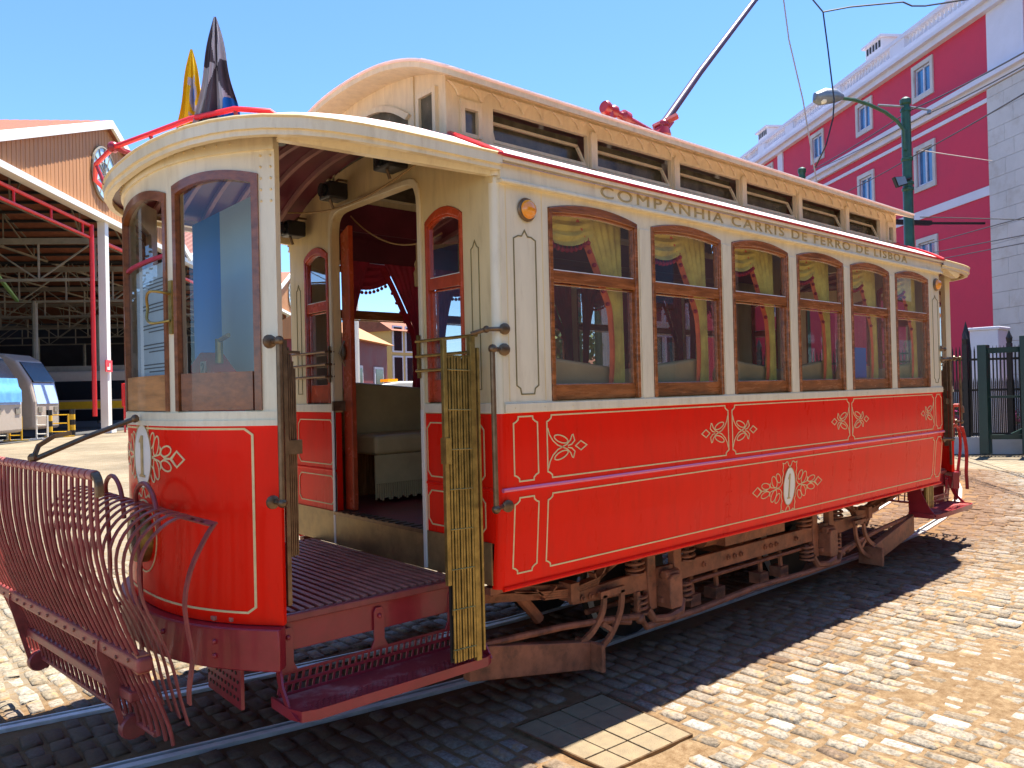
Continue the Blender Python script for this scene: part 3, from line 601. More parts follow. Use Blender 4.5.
def curtains(c, P, far):
    h = WH-.04; tw = -1
    ct = None
    x0 = c-h; xr = c+h
    # swag valance
    b = MB(); zt = 2.655; xs_ = c+.06
    G = []
    for j in range(15):
        t = j/14; row = []
        for i in range(31):
            s = i/30; x = x0-.02+(xs_-x0+.04)*s; zb_ = 2.50-.055*math.sin(PI*min(1, s*1.0))**1.0+.03*s
            zz = zt+(zb_-zt)*t; row.append(P(x, zz, .085+.012*math.sin(t*22+s*3)*math.sin(PI*s)))
        G.append(row)
    b.grid(G); cu = b.build('curtain', 'curt' if not far else 'curti', TRAM, smooth=True)
    # drop: broad at the top, tied back to the right jamb
    def Lf(t): 
        z = t
        return ((c-.04+(.26)*min(1, z/.52)**.9) if z < .52 else (c+.22+.03*math.sin((z-.52)*5))-.05*(z-.52))+(.05 if far else 0)
    def Rf(t): return xr+.03
    b = MB(); b.grid(cloth(lambda s: 2.66, lambda s: 1.72, Lf, Rf, P, .11, .014, 6)); b.build('drop', 'curt' if not far else 'curti', cu, smooth=True)
    b = MB(); ed = [Lf(t/22) for t in range(23)]
    b.grid([[P(ed[i]-.028, 2.62-.92*i/22-.01, .098), P(ed[i]-.008, 2.63-.92*i/22, .088), P(ed[i]+.014, 2.64-.92*i/22, .095)] for i in range(23)]); b.build('edging', 'curtr' if not far else 'pom', cu, smooth=True)
    b = MB()
    for i in range(11):
        s = (i+.3)/11; x = x0+(xs_-x0)*s; z = 2.50-.055*math.sin(PI*s)+.03*s
        b.ball(P(x, z-.022, .082), .0135, 8); b.bar(P(x, z+.006, .082), P(x, z-.02, .082), .004, .004)
    for i in range(5):
        t = .20+i*.075; x = Lf(t)-.02; z = 2.66-.94*t
        b.ball(P(x-.006, z-.025, .082), .013, 8)
    b.build('tassel_trim', 'pom', cu, smooth=True)
    if far:  # mirrored crimson drop on the other jamb as well
        b = MB(); b.grid(cloth(lambda s: 2.66, lambda s: 1.75, lambda t: x0-.04, lambda t: x0+.10-.08*math.sin(min(1, t*1.4)*PI/2)+.10*(1-t)**2, P, .11, .012, 4)); b.build('drop', 'curti', cu, smooth=True)
for P, far in ((PN, 0), (PF, 1)):
    for c in WC: curtains(c, P, far)

# --- lower roof (canvas strips each side, open under the clerestory) 
YS = .385
def zroof(y, h=.33): t = min(1, abs((y-YC)/1.17)); return 2.82+h*(1-t**2.2)
for s in (0, 1):
    f = (lambda y: y) if not s else (lambda y: W-y)
    ysl = [-.045, 0, .06, .12, .2, .3, YS+.01]
    b = MB(); b.grid([[(x, f(y), zroof(y)) for y in ysl] for x in (X0, X1)])
    b.grid([[(x, f(y), zroof(y)-.04) for y in ysl] for x in (X0, X1)])
    b.build('lower_roof', 'canvas', TRAM, smooth=True)
    b = MB(); b.grid([[(x, f(y), zroof(y)-.05) for y in ysl[1:]] for x in (X0+.03, X1-.03)]); b.build('saloon_ceiling', 'ceil', TRAM)
# --- clerestory
CX0, CX1 = .20, 5.69
clr = []
vent_edges = [CX0+.32]+[e for n in range(1, 6) for e in (.482+.83*n-.04, .482+.83*n+.04)]+[CX1-.36]
for s in (0, 1):
    f = (lambda y: y) if not s else (lambda y: W-y)
    Pc = (lambda u, z, d, f=f: Vector((u, f(YS+d), z)))
    b = MB()
    b.prism([(CX0, 3.0), (CX1, 3.0), (CX1, 3.045), (CX0, 3.045)], Pc, 0, .03)
    b.prism([(CX0, 3.235), (CX1, 3.235), (CX1, 3.35), (CX0, 3.35)], Pc, 0, .03)
    for a, c in ((CX0, CX0+.09), (CX0+.23, CX0+.30), (CX1-.33, CX1-.22), (CX1-.09, CX1)): b.prism([(a, 3.045), (c, 3.045), (c, 3.235), (a, 3.235)], Pc, 0, .03)
    for a, c in ((CX0+.30, CX0+.32), (CX1-.36, CX1-.33)): b.prism([(a, 3.045), (c, 3.045), (c, 3.235), (a, 3.235)], Pc, 0, .03)
    for n in range(1, 6): x = .482+.83*n; b.prism([(x-.04, 3.045), (x+.04, 3.045), (x+.04, 3.235), (x-.04, 3.235)], Pc, 0, .03)
    cs = b.build('clerestory_side', 'cream_roof', TRAM)
    b = MB()
    for n in range(1, 6):
        x = .482+.83*n; b.prism([(x-.028, 3.03), (x+.028, 3.03), (x+.028, 3.235), (x+.02, 3.26), (x-.02, 3.26), (x-.028, 3.235)], Pc, -.022, 0)
    b.build('pilaster', 'cream_roof', cs, bevel=.004)
    b = MB()   # scalloped frieze brackets
    for k in range(36):
        x = CX0+.08+k*(CX1-CX0-.16)/35; b.prism([(x-.074, 3.315), (x+.074, 3.315), (x+.05, 3.302), (x+.022, 3.280), (x+.007, 3.250), (x-.007, 3.250), (x-.022, 3.280), (x-.05, 3.302)], Pc, -.014, 0)
    b.build('scalloped_frieze', 'cream_roof', cs, bevel=.004)
    for k in range(6):
        a, c = vent_edges[2*k], vent_edges[2*k+1]
        b = MB(); b.prism([(a, 3.045), (c, 3.045), (c, 3.235), (a, 3.235)], Pc, .085, .09); v = b.build('vent', 'clerg', TRAM)
        # hopper sash: bottom rail forward, top rail leaning inward
        def H(u, z, d, Pc=Pc): t = (z-3.05)/.15; return Pc(u, 3.05+(z-3.05)*.92, d+.005+t*.05)
        b = MB(); b.prism([(a+.006, 3.05), (c-.006, 3.05), (c-.006, 3.072), (a+.006, 3.072)], H, 0, .016)
        b.prism([(a+.006, 3.18), (c-.03, 3.18), (c-.03, 3.20), (a+.006, 3.20)], H, 0, .016)
        b.prism([(c-.022, 3.072), (c-.006, 3.072), (c-.026, 3.19), (c-.046, 3.19)], H, 0, .016)
        b.prism([(a+.006, 3.072), (a+.022, 3.072), (a+.03, 3.19), (a+.012, 3.19)], H, 0, .016)
        b.build('hopper_sash', 'cream_roof', v)
    for a in (CX0+.09, CX1-.22):
        b = MB(); ww = .14; b.prism([(a, 3.045), (a+.025, 3.045), (a+.025, 3.235), (a, 3.235)], Pc, -.016, .03); b.prism([(a+ww-.025, 3.045), (a+ww, 3.045), (a+ww, 3.235), (a+ww-.025, 3.235)], Pc, -.016, .03)
        b.prism([(a+.025, 3.19), (a+ww-.025, 3.19), (a+ww-.025, 3.235), (a+.025, 3.235)], Pc, -.016, .03); b.prism([(a+.025, 3.045), (a+ww-.025, 3.045), (a+ww-.025, 3.065), (a+.025, 3.065)], Pc, -.006, .03)
        wf = b.build('clerestory_window', 'cream_roof', TRAM); b = MB(); b.prism([(a+.025, 3.065), (a+ww-.025, 3.065), (a+ww-.025, 3.19), (a+.025, 3.19)], Pc, .012, .016); b.build('pane', 'clerg', wf)
def zcl(y, n=2.4): t = min(1, abs((y-YC)/.90)); return 3.300+.195*(1-t**n)
for mrr in (0, 1):
    T = mir if mrr else None
    b = MB(T); ys_ = np.linspace(YS+.03, W-YS-.03, 25)
    b.band([(y, 3.0) for y in ys_], [(y, zcl(y)-.02) for y in ys_], lambda a, z, d: Vector((CX0+d, a, z)), 0, .03)
    ce = b.build('clerestory_end', 'cream_roof', TRAM)
    b = MB(T); Pe = lambda a, z, d: Vector((CX0+d, a, z))
    for a in (.45, W-.45-.18):
        b.prism([(a, 3.05), (a+.028, 3.05), (a+.028, 3.30), (a, 3.30)], Pe, -.022, 0); b.prism([(a+.152, 3.05), (a+.18, 3.05), (a+.18, 3.30), (a+.152, 3.30)], Pe, -.022, 0)
        b.prism([(a+.028, 3.275), (a+.152, 3.275), (a+.152, 3.30), (a+.028, 3.30)], Pe, -.022, 0); b.prism([(a+.02, 3.05), (a+.13, 3.05), (a+.13, 3.07), (a+.02, 3.07)], Pe, -.012, 0)
    A = arc(.70, W-.70, 3.22, .14); B = arc(.735, W-.735, 3.20, .13); b.band(A, B, Pe, -.022, 0); b.prism([(.60, 3.05), (.615, 3.05), (.665, 3.40), (.65, 3.40)], Pe, -.01, 0) if 0 else None
    b.box(CX0-.01, CX0, .665, .69, 3.03, 3.42); b.box(CX0-.01, CX0, W-.69, W-.665, 3.03, 3.42)
    b.build('end_window_frame', 'cream_roof', ce)
    b = MB(T); b.prism([(.478, 3.07), (.602, 3.07), (.602, 3.275), (.478, 3.275)], Pe, -.004, -.001); b.prism([(W-.602, 3.07), (W-.478, 3.07), (W-.478, 3.275), (W-.602, 3.275)], Pe, -.004, -.001)
    b.band(B, [(a, 3.0) for a, _ in B], Pe, -.004, -.001); b.build('end_pane', 'clerg', ce)
# clerestory roof shell with rounded overhanging ends
b = MB(); RX0, RX1 = 0.045, 5.86
xs_ = [RX0, RX0+.02, RX0+.06, RX0+.14, RX0+.3]+[X for X in np.linspace(.6, 5.3, 8)]+[RX1-.3, RX1-.14, RX1-.06, RX1-.02, RX1]
def hw(x): e = min(x-RX0, RX1-x); return .895-.15*max(0, 1-e/.12)**2
rows_t = []; rows_b = []
for x in xs_:
    h = hw(x); ys_ = YC+np.sin(np.linspace(-PI/2, PI/2, 33))*h
    rows_t.append([(x, float(y), zcl(y)) for y in ys_]); rows_b.append([(x, float(y), zcl(y)-.034) for y in ys_])
b.grid(rows_t); b.grid(rows_b)
for R_ in (0, -1): b.grid([rows_t[R_], rows_b[R_]])
for k in (0, -1): b.grid([[r[k] for r in rows_t], [r[k] for r in rows_b]])
cr = b.build('clerestory_roof', 'cream_roof', TRAM, smooth=True)
b = MB()
for k in (0, -1): b.tube([Vector(r[k])+Vector((0, 0, .004)) for r in rows_t], .010, 6)
for R_ in (0, -1): b.tube([Vector(p)+Vector((0, 0, .003)) for p in rows_t[R_]], .009, 6)
b.build('roof_edge_bead', 'canvas', cr, smooth=True)
b = MB(); b.grid([[(x, float(y), zcl(y)-.06) for y in np.linspace(YS+.03, W-YS-.03, 13)] for x in (CX0+.04, CX1-.04)]); b.build('clerestory_ceiling', 'ceil', cr)

# ---------------------------------------------------------------- the two platform ends
def xd(y, off=0): t = min(1, abs((y-YC)/.86)); return -1.10+.30*t**2.6+off
def PD(a, z, d):   # dash surface, a = y, d inward along the local normal
    e = .004; dx = (xd(a+e)-xd(a-e))/(2*e) if abs(a-YC) < .855 else (1 if a < YC else -1)*-.0+((xd(YC-.852)-xd(YC-.856))/.004 if a < YC else (xd(YC+.856)-xd(YC+.852))/.004)
    n = Vector((1, -dx, 0)).normalized(); return Vector((xd(a)+n.x*d, a+n.y*d, z))
def PB(a, z, d): return Vector((X0+d, a, z))
YD0, YD1 = .265, W-.265
def outline(x):  # half width of the vestibule roof at x
    t = max(0, (X0-x)/1.36)
    return 1.165*(1-.035*t)*(max(0, 1-max(0, t)**5.5))**(1/2.3)
def end(T, mrr):
    S = (lambda *a, **k: MB(T))
    B_ = lambda: MB(T)
    # bulkhead
    ys_ = [.0+.02, .2555, .58, .655, 1.59, 1.665, 1.9895, W-.02]
    b = B_()
    for a, c in ((.044, .2555), (.58, .640), (1.605, 1.665), (1.9895, W-.044)): b.prism([(a, ZW), (c, ZW), (c, 2.62), (a, 2.62)], PB, 0, .05)
    for a, c in ((.2555, .58), (1.665, 1.9895)):
        b.prism([(a, ZW), (c, ZW), (c, 1.635), (a, 1.635)], PB, 0, .05); A = arc(a, c, 2.60, .06, 10); b.band(A, [(q, 2.70) for q, _ in A], PB, 0, .05)
    for a, c in ((.044, .2555), (.58, .640), (1.605, 1.665), (1.9895, W-.044)): b.prism([(a, 2.62), (c, 2.62), (c, 2.70), (a, 2.70)], PB, 0, .05)
    # arched head over doorway up to the roof
    n = 28; A = []; Bt = []
    for i in range(n+1):
        y = .02+(W-.04)*i/n; A.append((y, 2.70)); Bt.append((y, zroof(y)-.045))
    def dh(y): t = abs(y-YC)/.482; return 2.70 if t >= 1 else 2.70+.14*(1-t**14)**(1/2.)
    ysf = sorted(set([round(v, 4) for v in list(np.linspace(.02, W-.02, 30))+list(YC+.482*np.sin(np.linspace(-PI/2, PI/2, 25)))]))
    b.band([(y, dh(y)) for y in ysf], [(y, zroof(y)-.045) for y in ysf], PB, 0, .05)
    bk = b.build('bulkhead', 'ochre', TRAM)
    b = B_()
    dj = [(.640, .95), (.640, 2.66)]+[(YC+.482*math.sin(t), 2.70+.14*max(0, 1-abs(math.sin(t))**14)**.5) for t in np.linspace(-PI/2, PI/2, 21)]+[(1.605, 2.66), (1.605, .95)]
    dj2 = [(a+(-.03 if a < YC else .03)*(1 if i in (0, 1, 2, 22, 23, 24) or True else 0), z+(.03 if 2 < i < 22 else 0)) for i, (a, z) in enumerate(dj)]
    dj2 = [(min(max(a, .61), 1.635), z) for a, z in dj2]
    b.band(dj, dj2, PB, -.016, .0); b.build('door_surround', 'cream', bk, bevel=.004)
    for a, c in ((.05, .61), (1.635, W-.05)): b = B_(); b.prism([(a, ZW+.002), (c, ZW+.002), (c, 1.632), (a, 1.632)], PB, -.012, 0); b.build('belt_rail', 'cream', bk, bevel=.003)
    for sgn in (1, -1):
        fy = (lambda y: y) if sgn == 1 else (lambda y: W-y)
        PBs = lambda a, z, d: PB(fy(a), z, d)
        window(TRAM_T(T), .4178, .160, 1.637, 2.60, .058, 2.235, (lambda a, z, d: (T(PBs(a, z, d)) if T else PBs(a, z, d))), m='woodr', wb=.12, ws=.020, fl=.7)
        b = B_(); b.prism([(.047, .95), (.639, .95), (.639, 1.578), (.047, 1.578)], PBs, .0, .04); lp = b.build('end_panel', 'red', TRAM)
        b = B_()
        for z0, z1 in ((1.245, 1.53), (.99, 1.17)):
            k = .03; b.ribbon([(.12+k, z0), (.60-k, z0), (.60, z0+k), (.60, z1-k), (.60-k, z1), (.12+k, z1), (.12, z1-k), (.12, z0+k)], .007, PBs, -.001, -.004, closed=True)
        b.build('gold_lining', 'gold', lp)
        b = B_(); b.tube([PBs(.05, ZM, 0), PBs(.645, ZM, 0)], .010, 8); b.build('waist_moulding', 'red', lp, smooth=True)
        b = B_(); pl = [(.13, 1.70), (.19, 1.70), (.19, 2.40), (.175, 2.41), (.16, 2.44), (.145, 2.41), (.13, 2.40)]; b.ribbon(pl, .005, PBs, 0, -.003, closed=True); b.build('panel_lining', 'pline', bk)
        # door surround lower post + gate guard bars
        b = B_(); b.prism([(.612, .75), (.640, .75), (.640, 1.60), (.612, 1.60)], PBs, -.018, .0); b.build('door_post', 'white', TRAM, bevel=.004)
        b = B_()
        for z in (1.965, 1.885, 1.808): b.tube([PBs(.62, z, -.05), PBs(.10, z, -.05)], .0085, 8)
        for z in (1.965, 1.885, 1.808): b.tube([PBs(.62, z, -.05), PBs(.635, z, 0)], .008, 8)
        b.bar(PBs(.625, 1.77, -.03), PBs(.625, 2.0, -.03), .02, .012); b.build('guard_rail', 'brass' if sgn == 1 else 'bronze', TRAM, smooth=True)
        b = B_(); b.box(X0-.010, X0-.002, *sorted((fy(.075), fy(.64))), .745, .95); b.build('kick_plate', 'plate', TRAM)
    b = B_(); b.box(X0-.016, X0-.004, .64, 1.605, .745, .935); b.build('kick_plate', 'plate', TRAM)
    b = B_(); b.box(X0-.03, X0+.06, .64, 1.605, .935, .955)
    for k in range(12): b.box(X0-.025, X0+.05, .67+k*.076, .70+k*.076, .955, .960)
    b.build('door_sill', 'bronze', TRAM)
    # sliding door leaf, mostly open
    b = B_(); D = lambda a, z, d: Vector((X0+.055+d, a, z))
    b.prism([(1.50, .96), (1.60, .96), (1.60, 2.72), (1.50, 2.76)], D, 0, .035); b.prism([(.642, .96), (.668, .96), (.668, 2.74), (.642, 2.70)], D, 0, .035)
    dl = b.build('door', 'woodr', TRAM, bevel=.004)
    b = B_(); b.ball(D(1.575, 1.96, -.01), .026, 10, (.5, 1, 2)); b.tube([D(1.54, 1.87, -.02), D(1.545, 1.95, -.055), D(1.54, 2.03, -.02)], .006, 6); b.box(X0-.03, X0+.06, 1.58, 1.60, 1.59, 1.65); b.build('handle', 'bronze', dl, smooth=True)
    # platform floor with timber slats
    yo = lambda x: .335+.02*(X0-x)
    b = B_(); pl = [(X0-.012, .335), (-.74, .36)]+[(xd(y, .03), y) for y in np.linspace(.40, W-.40, 15)]+[(-.74, W-.36), (X0-.012, W-.335)]
    b.prism([(p[0], p[1]) for p in pl], lambda a, c, d: Vector((a, c, d)), .70, .732); fl = b.build('platform_floor', 'rodm', TRAM)
    b = B_()
    for k in range(26):
        x = X0-.04-k*.0455
        if x < -1.02: break
        hy = .76 if x > -.80 else .76*max(.2, 1-((-.80-x)/.30)**2)**.5
        b.box(x-.013, x+.013, YC-hy, YC+hy, .732, .750)
    b.build('floor_slats', 'slat', fl, bevel=.003)
    for sgn in (1, -1):
        fy = (lambda y: y) if sgn == 1 else (lambda y: W-y)
        G = lambda p: Vector((p[0], fy(p[1]), p[2]))
        b = B_(); b.bar(G((X0-.01, .325, .728)), G((-.78, .35, .728)), .035, .034); b.build('platform_nosing', 'rodm', TRAM, bevel=.006)
        b = B_(); b.bar(G((X0-.01, .338, .645)), G((-.78, .362, .645)), .012, .125); b.build('platform_valance', 'crim', TRAM, bevel=.003)
        # step
        b = B_(); y0, y1 = .085, .345
        pts = [(X0, y1), (X0, y0+.07), (X0-.015, y0+.02), (X0-.05, y0), (-.74, y0+.01), (-.80, y0+.03), (-.82, y0+.09), (-.82, y1)]
        b.prism([(p[0], fy(p[1])) for p in pts], lambda a, c, d: Vector((a, c, d)), .385, .400); st = b.build('step', 'stepm', TRAM)
        b = B_(); b.prism([(fy(.345), .70), (fy(.345), .39), (fy(.09), .39), (fy(.16), .48), (fy(.22), .60), (fy(.24), .70)], lambda a, c, d: Vector((X0-.004-d, a, c)), 0, .008); b.build('step_cheek', 'crim', st)
        b = B_(); 
        pr = [(X0+.003, y1), (X0+.003, y0+.07), (X0-.012, y0+.018), (X0-.05, y0-.004), (-.74, y0+.006), (-.803, y0+.026), (-.824, y0+.09), (-.824, y1)]
        b.strap([G((p[0], p[1], .388)) for p in pr], .044, .012, (0, 0, 1)); b.build('step_rim', 'crim', st, smooth=True)
        b = B_()
        for i in range(34):
            for j in range(4):
                x = -.76+i*.0262+(.013 if j % 2 else 0); y = y0+.035+j*.022
                if x < X0-.04: b.bar(G((x-.009, y-.006, .4015)), G((x+.009, y+.006, .4015)), .004, .004)
        b.build('step_tread', 'stepm', st)
        # perforated riser behind step
        def PR(a, z, d): return Vector((a, fy(.34-d), z))
        b = B_(); x0r, x1r, nn = -.80, X0-.01, 30; cw = (x1r-x0r)/nn
        for z in (.40, .445, .49): b.prism([(x0r, z), (x1r, z), (x1r, z+.014), (x0r, z+.014)], PR, 0, .006)
        for j in range(2):
            for i in range(nn+1):
                x = x0r+i*cw+(cw/2 if j else 0); b.prism([(x-.008, .414+.045*j), (x+.004, .414+.045*j), (x+.010, .445+.045*j), (x-.002, .445+.045*j)], PR, 0, .006)
        for x, wd in ((-.755, .05), (-.30, .055), (.13, .06)):
            b.prism([(x-wd/2-.02, .50), (x+wd/2+.02, .50), (x+wd/2, .54), (x+wd/2, .67), (x+wd*.3, .69), (x-wd*.3, .69), (x-wd/2, .67), (x-wd/2, .54)], PR, 0, .010)
        for x in (-.755, -.30, .13): b.ball(PR(x, .65, .012), .012, 8)
        b.build('step_riser', 'crim', st, bevel=.001, seg=1)
        # end brackets of the step
        b = B_(); b.strap([G((-.80, .33, .68)), G((-.815, .31, .58)), G((-.82, .27, .48)), G((-.823, .20, .41)), G((-.822, .12, .385))], .045, .010, (0, 1, .2)); b.build('step_bracket', 'crim', st, smooth=True)
        # folding lattice gate, stowed at the saloon corner
        gy = .055 if not mrr else .22
        if sgn == 1:
            g = B_()
            g.box(-.105, -.083, fy(gy)-.012, fy(gy)+.012, .80, 1.935); g.box(.052, .082, fy(gy)-.014, fy(gy)+.014, .42, 1.955); g.box(.095, .108, fy(gy)-.012, fy(gy)+.012, .46, 1.90)
            go = g.build('folding_gate', 'brass', TRAM, bevel=.002)
            g = B_()
            for k in range(8): g.box(-.077+k*.0165, -.0665+k*.0165, *sorted((fy(gy-.010-.003*(k % 2)), fy(gy-.004-.003*(k % 2)))), .44, 1.86)
            for k in range(6):
                for j in range(7): g.bar((-.076+k*.0215, fy(gy)-.002, .46+j*.2), (-.056+k*.0215, fy(gy)-.002, .64+j*.2), .009, .003, (0, 1, 0))
            g.build('lattice', 'brass', go)
            g = B_()
            for j in range(8): g.tube([(-.085, fy(gy)-.012, .50+j*.185), (.05, fy(gy)-.012, .495+j*.185)], .0035, 6)
            g.box(-.108, -.075, fy(gy)-.022, fy(gy)+.02, 1.36, 1.48); g.bar((-.085, fy(gy), 1.855), (.055, fy(gy), 1.858), .016, .012); g.build('rivet_row', 'brass', go)
            g = B_(); g.box(-.086, .058, fy(gy)+.006, fy(gy)+.012, .44, 1.85); g.build('backing_slats', 'dark', go)
            g = B_(); g.tube([(.118, fy(-.045), 1.12), (.116, fy(-.045), 1.90)], .013, 10); hr = g.build('grab_rail', 'bronze', TRAM, smooth=True)
            g = B_()
            for z in (1.135, 1.89):
                g = B_(); g.ball((.118, fy(-.045), z), .022, 10); g.tube([(.118, fy(-.045), z), (X0+.02, fy(.01), z)], .012, 8); g.lathe((X0+.035, fy(-.002), z), (-.3, fy(-1)-fy(0), 0), [(.030, 0), (.030, .01), (.018, .016)], 12); g.build('rail_bracket', 'bronze', hr, smooth=True)
            g = B_(); g.tube([(.07, fy(gy), 1.965), (.12, fy(.0), 1.985), (X0+.03, fy(.0), 1.99)], .011, 8); g.ball((.12, fy(-.0), 1.985), .018, 8); g.lathe((X0+.04, fy(-.002), 1.99), (-.3, fy(-1)-fy(0), 0), [(.028, 0), (.028, .01), (.015, .016)], 12)
            g.build('rail_bracket', 'bronze', hr, smooth=True)
        # gate parts at the dash post
        g = B_()
        for k in range(4): g.box(-.745+k*.012, -.739+k*.012, fy(.30+k*.006)-.006, fy(.30+k*.006)+.006, 1.0, 1.90-.03*k)
        g.box(-.775, -.757, fy(.285)-.01, fy(.285)+.01, .80, 1.93); g.bar((-.76, fy(.29), 1.88), (-.68, fy(.33), 1.88), .02, .012); g.box(-.76, -.69, fy(.30)-.012, fy(.30)+.012, 1.44, 1.50)
        g.build('stowed_gate', 'bronze', TRAM)
        g = B_(); g.tube([G((-.83, .195, 1.25)), G((-.83, .195, 1.92))], .013, 10); gr = g.build('grab_rail', 'bronze', TRAM, smooth=True)
        for z in (1.25, 1.92):
            g = B_(); g.ball(G((-.83, .195, z)), .021, 10); g.tube([G((-.83, .195, z)), G((-.84, .26, z))], .011, 8); g.lathe(G((-.845, .255, z)), (0, fy(-1)-fy(0), 0), [(.030, 0), (.028, .01), (.016, .016)], 12); g.build('rail_bracket', 'bronze', gr, smooth=True)
    # dash apron
    yy = np.linspace(YD0+.0, YD1-.0, 41)
    b = B_(); b.band([(float(y), .725) for y in yy], [(float(y), ZW) for y in yy], PD, 0, .03); da = b.build('dash_panel', 'red', TRAM, smooth=True)
    b = B_(); b.ribbon([(.36, 1.53), (.36+.03, 1.555)]+[(float(y), 1.555) for y in np.linspace(.42, W-.42, 30)]+[(W-.39, 1.555), (W-.36, 1.53)]+[(W-.36, .80), (W-.39, .775)]+[(float(y), .775) for y in np.linspace(W-.42, .42, 30)]+[(.39, .775), (.36, .80)], .009, PD, -.001, -.004, closed=True); b.build('gold_lining', 'gold', da)
    b = B_(); CENTRE(b, YC, 1.42, .150, PD, .0075, 1.16); b.build('crest_ornament', 'gold', da)
    b = B_(); b.band([(YC+.125*math.cos(t), 1.42+.150*math.sin(t)) for t in np.linspace(0, 2*PI, 33)[:-1]], [(YC+.001*math.cos(t), 1.42+.001*math.sin(t)) for t in np.linspace(0, 2*PI, 33)[:-1]], PD, -.005, -.001, closed=True); ov = b.build('number_oval', 'white', da)
    b = B_(); b.prism([(YC-p[0]*1.9, 1.42+p[1]*.9) for p in ((-.02, -.11), (.02, -.11), (.02, -.10), (.008, -.094), (.008, .11), (-.004, .11), (-.02, .08), (-.02, .07), (-.008, .073), (-.008, -.094), (-.02, -.10))], PD, -.0045, -.009)
    b.ribbon([(YC+.128*math.cos(t), 1.42+.152*math.sin(t)) for t in np.linspace(0, 2*PI, 33)[:-1]], .006, PD, -.001, -.007, closed=True); b.build('numeral', 'goldd', ov)
    b = B_(); hc = PD(YC, 1.04, 0); b.lathe(hc, (-1, 0, 0), [(.125, -.01), (.125, .03), (.115, .05), (.095, .055)], 28); hl = b.build('headlamp', 'brass', da, smooth=True)
    b = B_(); b.lathe(hc+Vector((-.05, 0, 0)), (-1, 0, 0), [(.098, 0), (.08, .006), (.03, .012), (.001, .014)], 24); b.build('lens', 'tglass', hl, smooth=True)
    b = B_(); b.ribbon([(YC+.17*math.cos(t), 1.04+.17*math.sin(t)) for t in np.linspace(0, 2*PI, 33)[:-1]], .008, PD, -.001, -.004, closed=True); b.build('gold_ring', 'gold', da)
    # cream upper dash: posts, header, sill
    wins = ((.325, .735), (.80, 1.445), (1.51, 1.92))
    b = B_(); 
    def seg(a, c, z0, z1, d0=0, d1=.05):
        n = max(2, int((c-a)/.05)+1); q = np.linspace(a, c, n); b.band([(float(y), z0) for y in q], [(float(y), z1) for y in q], PD, d0, d1)
    seg(YD0+.11-.11, YD1, ZW, 1.632)
    for a, c in ((YD0, .325), (.735, .80), (1.445, 1.51), (1.92, YD1)): seg(a, c, 1.632, 2.80)
    for i_, (a, c) in enumerate(wins):
        A = arc(a, c, 2.64 if i_ != 1 else 2.62, .032 if i_ != 1 else .055, 12); b.band(A, [(q, 2.80) for q, _ in A], PD, 0, .05)
    uf = b.build('dash_frame', 'cream', TRAM, smooth=True)
    b = B_(); seg(YD0, YD1, ZW-.012, ZW+.012, -.016, 0); seg(YD0, YD1, ZW+.012, 1.628, -.008, 0); seg(YD0-.0, YD1, 2.735, 2.80, -.012, 0); b.build('moulding', 'cream', uf)
    for k in range(1):
        b = B_()
        for sgn in (1, -1):
            f = (lambda y: y) if sgn == 1 else (lambda y: W-y)
            for z in np.linspace(2.52, 2.76, 6):
                for y in (.278, .312): b.ball(PD(f(y), z, -.001), .006, 6)
        for y in np.linspace(.42, W-.42, 26): b.ball(PD(float(y), 2.77, -.013), .005, 6)
        b.build('rivets', 'ochre', uf)
    for i, (a, c) in enumerate(wins):
        cc, hh = (a+c)/2, (c-a)/2
        b = B_(); zz_, rr_ = (2.637, .032) if i != 1 else (2.617, .055); ringframe(b, cc, hh+.004, 1.634, zz_, rr_, .024, .0, .042, PD, -.010, .018); wf = b.build('dash_window', 'woody', TRAM, smooth=False)
        b = B_(); b.band([(float(y), 1.636) for y in np.linspace(a+.03, c-.03, 6)], [(float(y), 1.80 if i != 1 else 1.80) for y in np.linspace(a+.03, c-.03, 6)], PD, -.002, .03); b.build('bottom_rail', 'woody' if i != 1 else 'woodp', wf)
        b = B_(); gpane(b, cc, hh-.02, 1.79, zz_-.035, rr_, PD, .012); b.build('pane', 'glassf', wf)
        if i == 1 and not mrr:
            b = B_(); b.band([(float(y), 2.335) for y in np.linspace(a+.03, c-.03, 6)], [(float(y), 2.35) for y in np.linspace(a+.03, c-.03, 6)], PD, .0, .02); b.build('glazing_bar', 'curti', wf)
    b = B_(); hb = crv([PD(.768, 2.16, -.01), PD(.77, 2.165, -.05), PD(.82, 2.17, -.07), PD(.87, 2.15, -.06), PD(.885, 2.10, -.05), PD(.87, 2.05, -.06), PD(.82, 2.03, -.055), PD(.768, 2.04, -.01)])
    b.tube(hb, .0065, 8); b.band([(.755, 1.98), (.781, 1.98)], [(.755, 2.22), (.781, 2.22)], PD, -.008, 0); b.build('window_handle', 'brass', uf, smooth=True)
    # buffer beam
    b = B_(); PBm = lambda a, z, d: PD(a, z, d)
    q = np.linspace(YD0-.02, YD1+.02, 31); q = [min(max(float(v), YD0), YD1) for v in q]
    b.band([(v, .545) for v in np.linspace(YD0, YD1, 31)], [(v, .722) for v in np.linspace(YD0, YD1, 31)], lambda a, z, d: PD(float(a), z, d), -.05, .02); bb = b.build('buffer_beam', 'crim', TRAM, bevel=.006, smooth=True)
    b = B_()
    for y in (.5, .8, 1.44, 1.74):
        for z in (.6, .66): b.ball(PD(y, z, -.052), .012, 8)
    b.build('bolts', 'crim', bb)
    b = B_(); G2 = [(-.96, .50), (-.96, .92)]
    b.box(-.93, -.915, .42, .80, .36, .545); pg = b.build('under_panel', 'crim', TRAM)
    b = B_()
    for i in range(9):
        for j in range(4): b.lathe((-.931, .45+i*.04+(j % 2)*.02, .40+j*.036), (-1, 0, 0), [(.0085, 0), (.0085, .002)], 8)
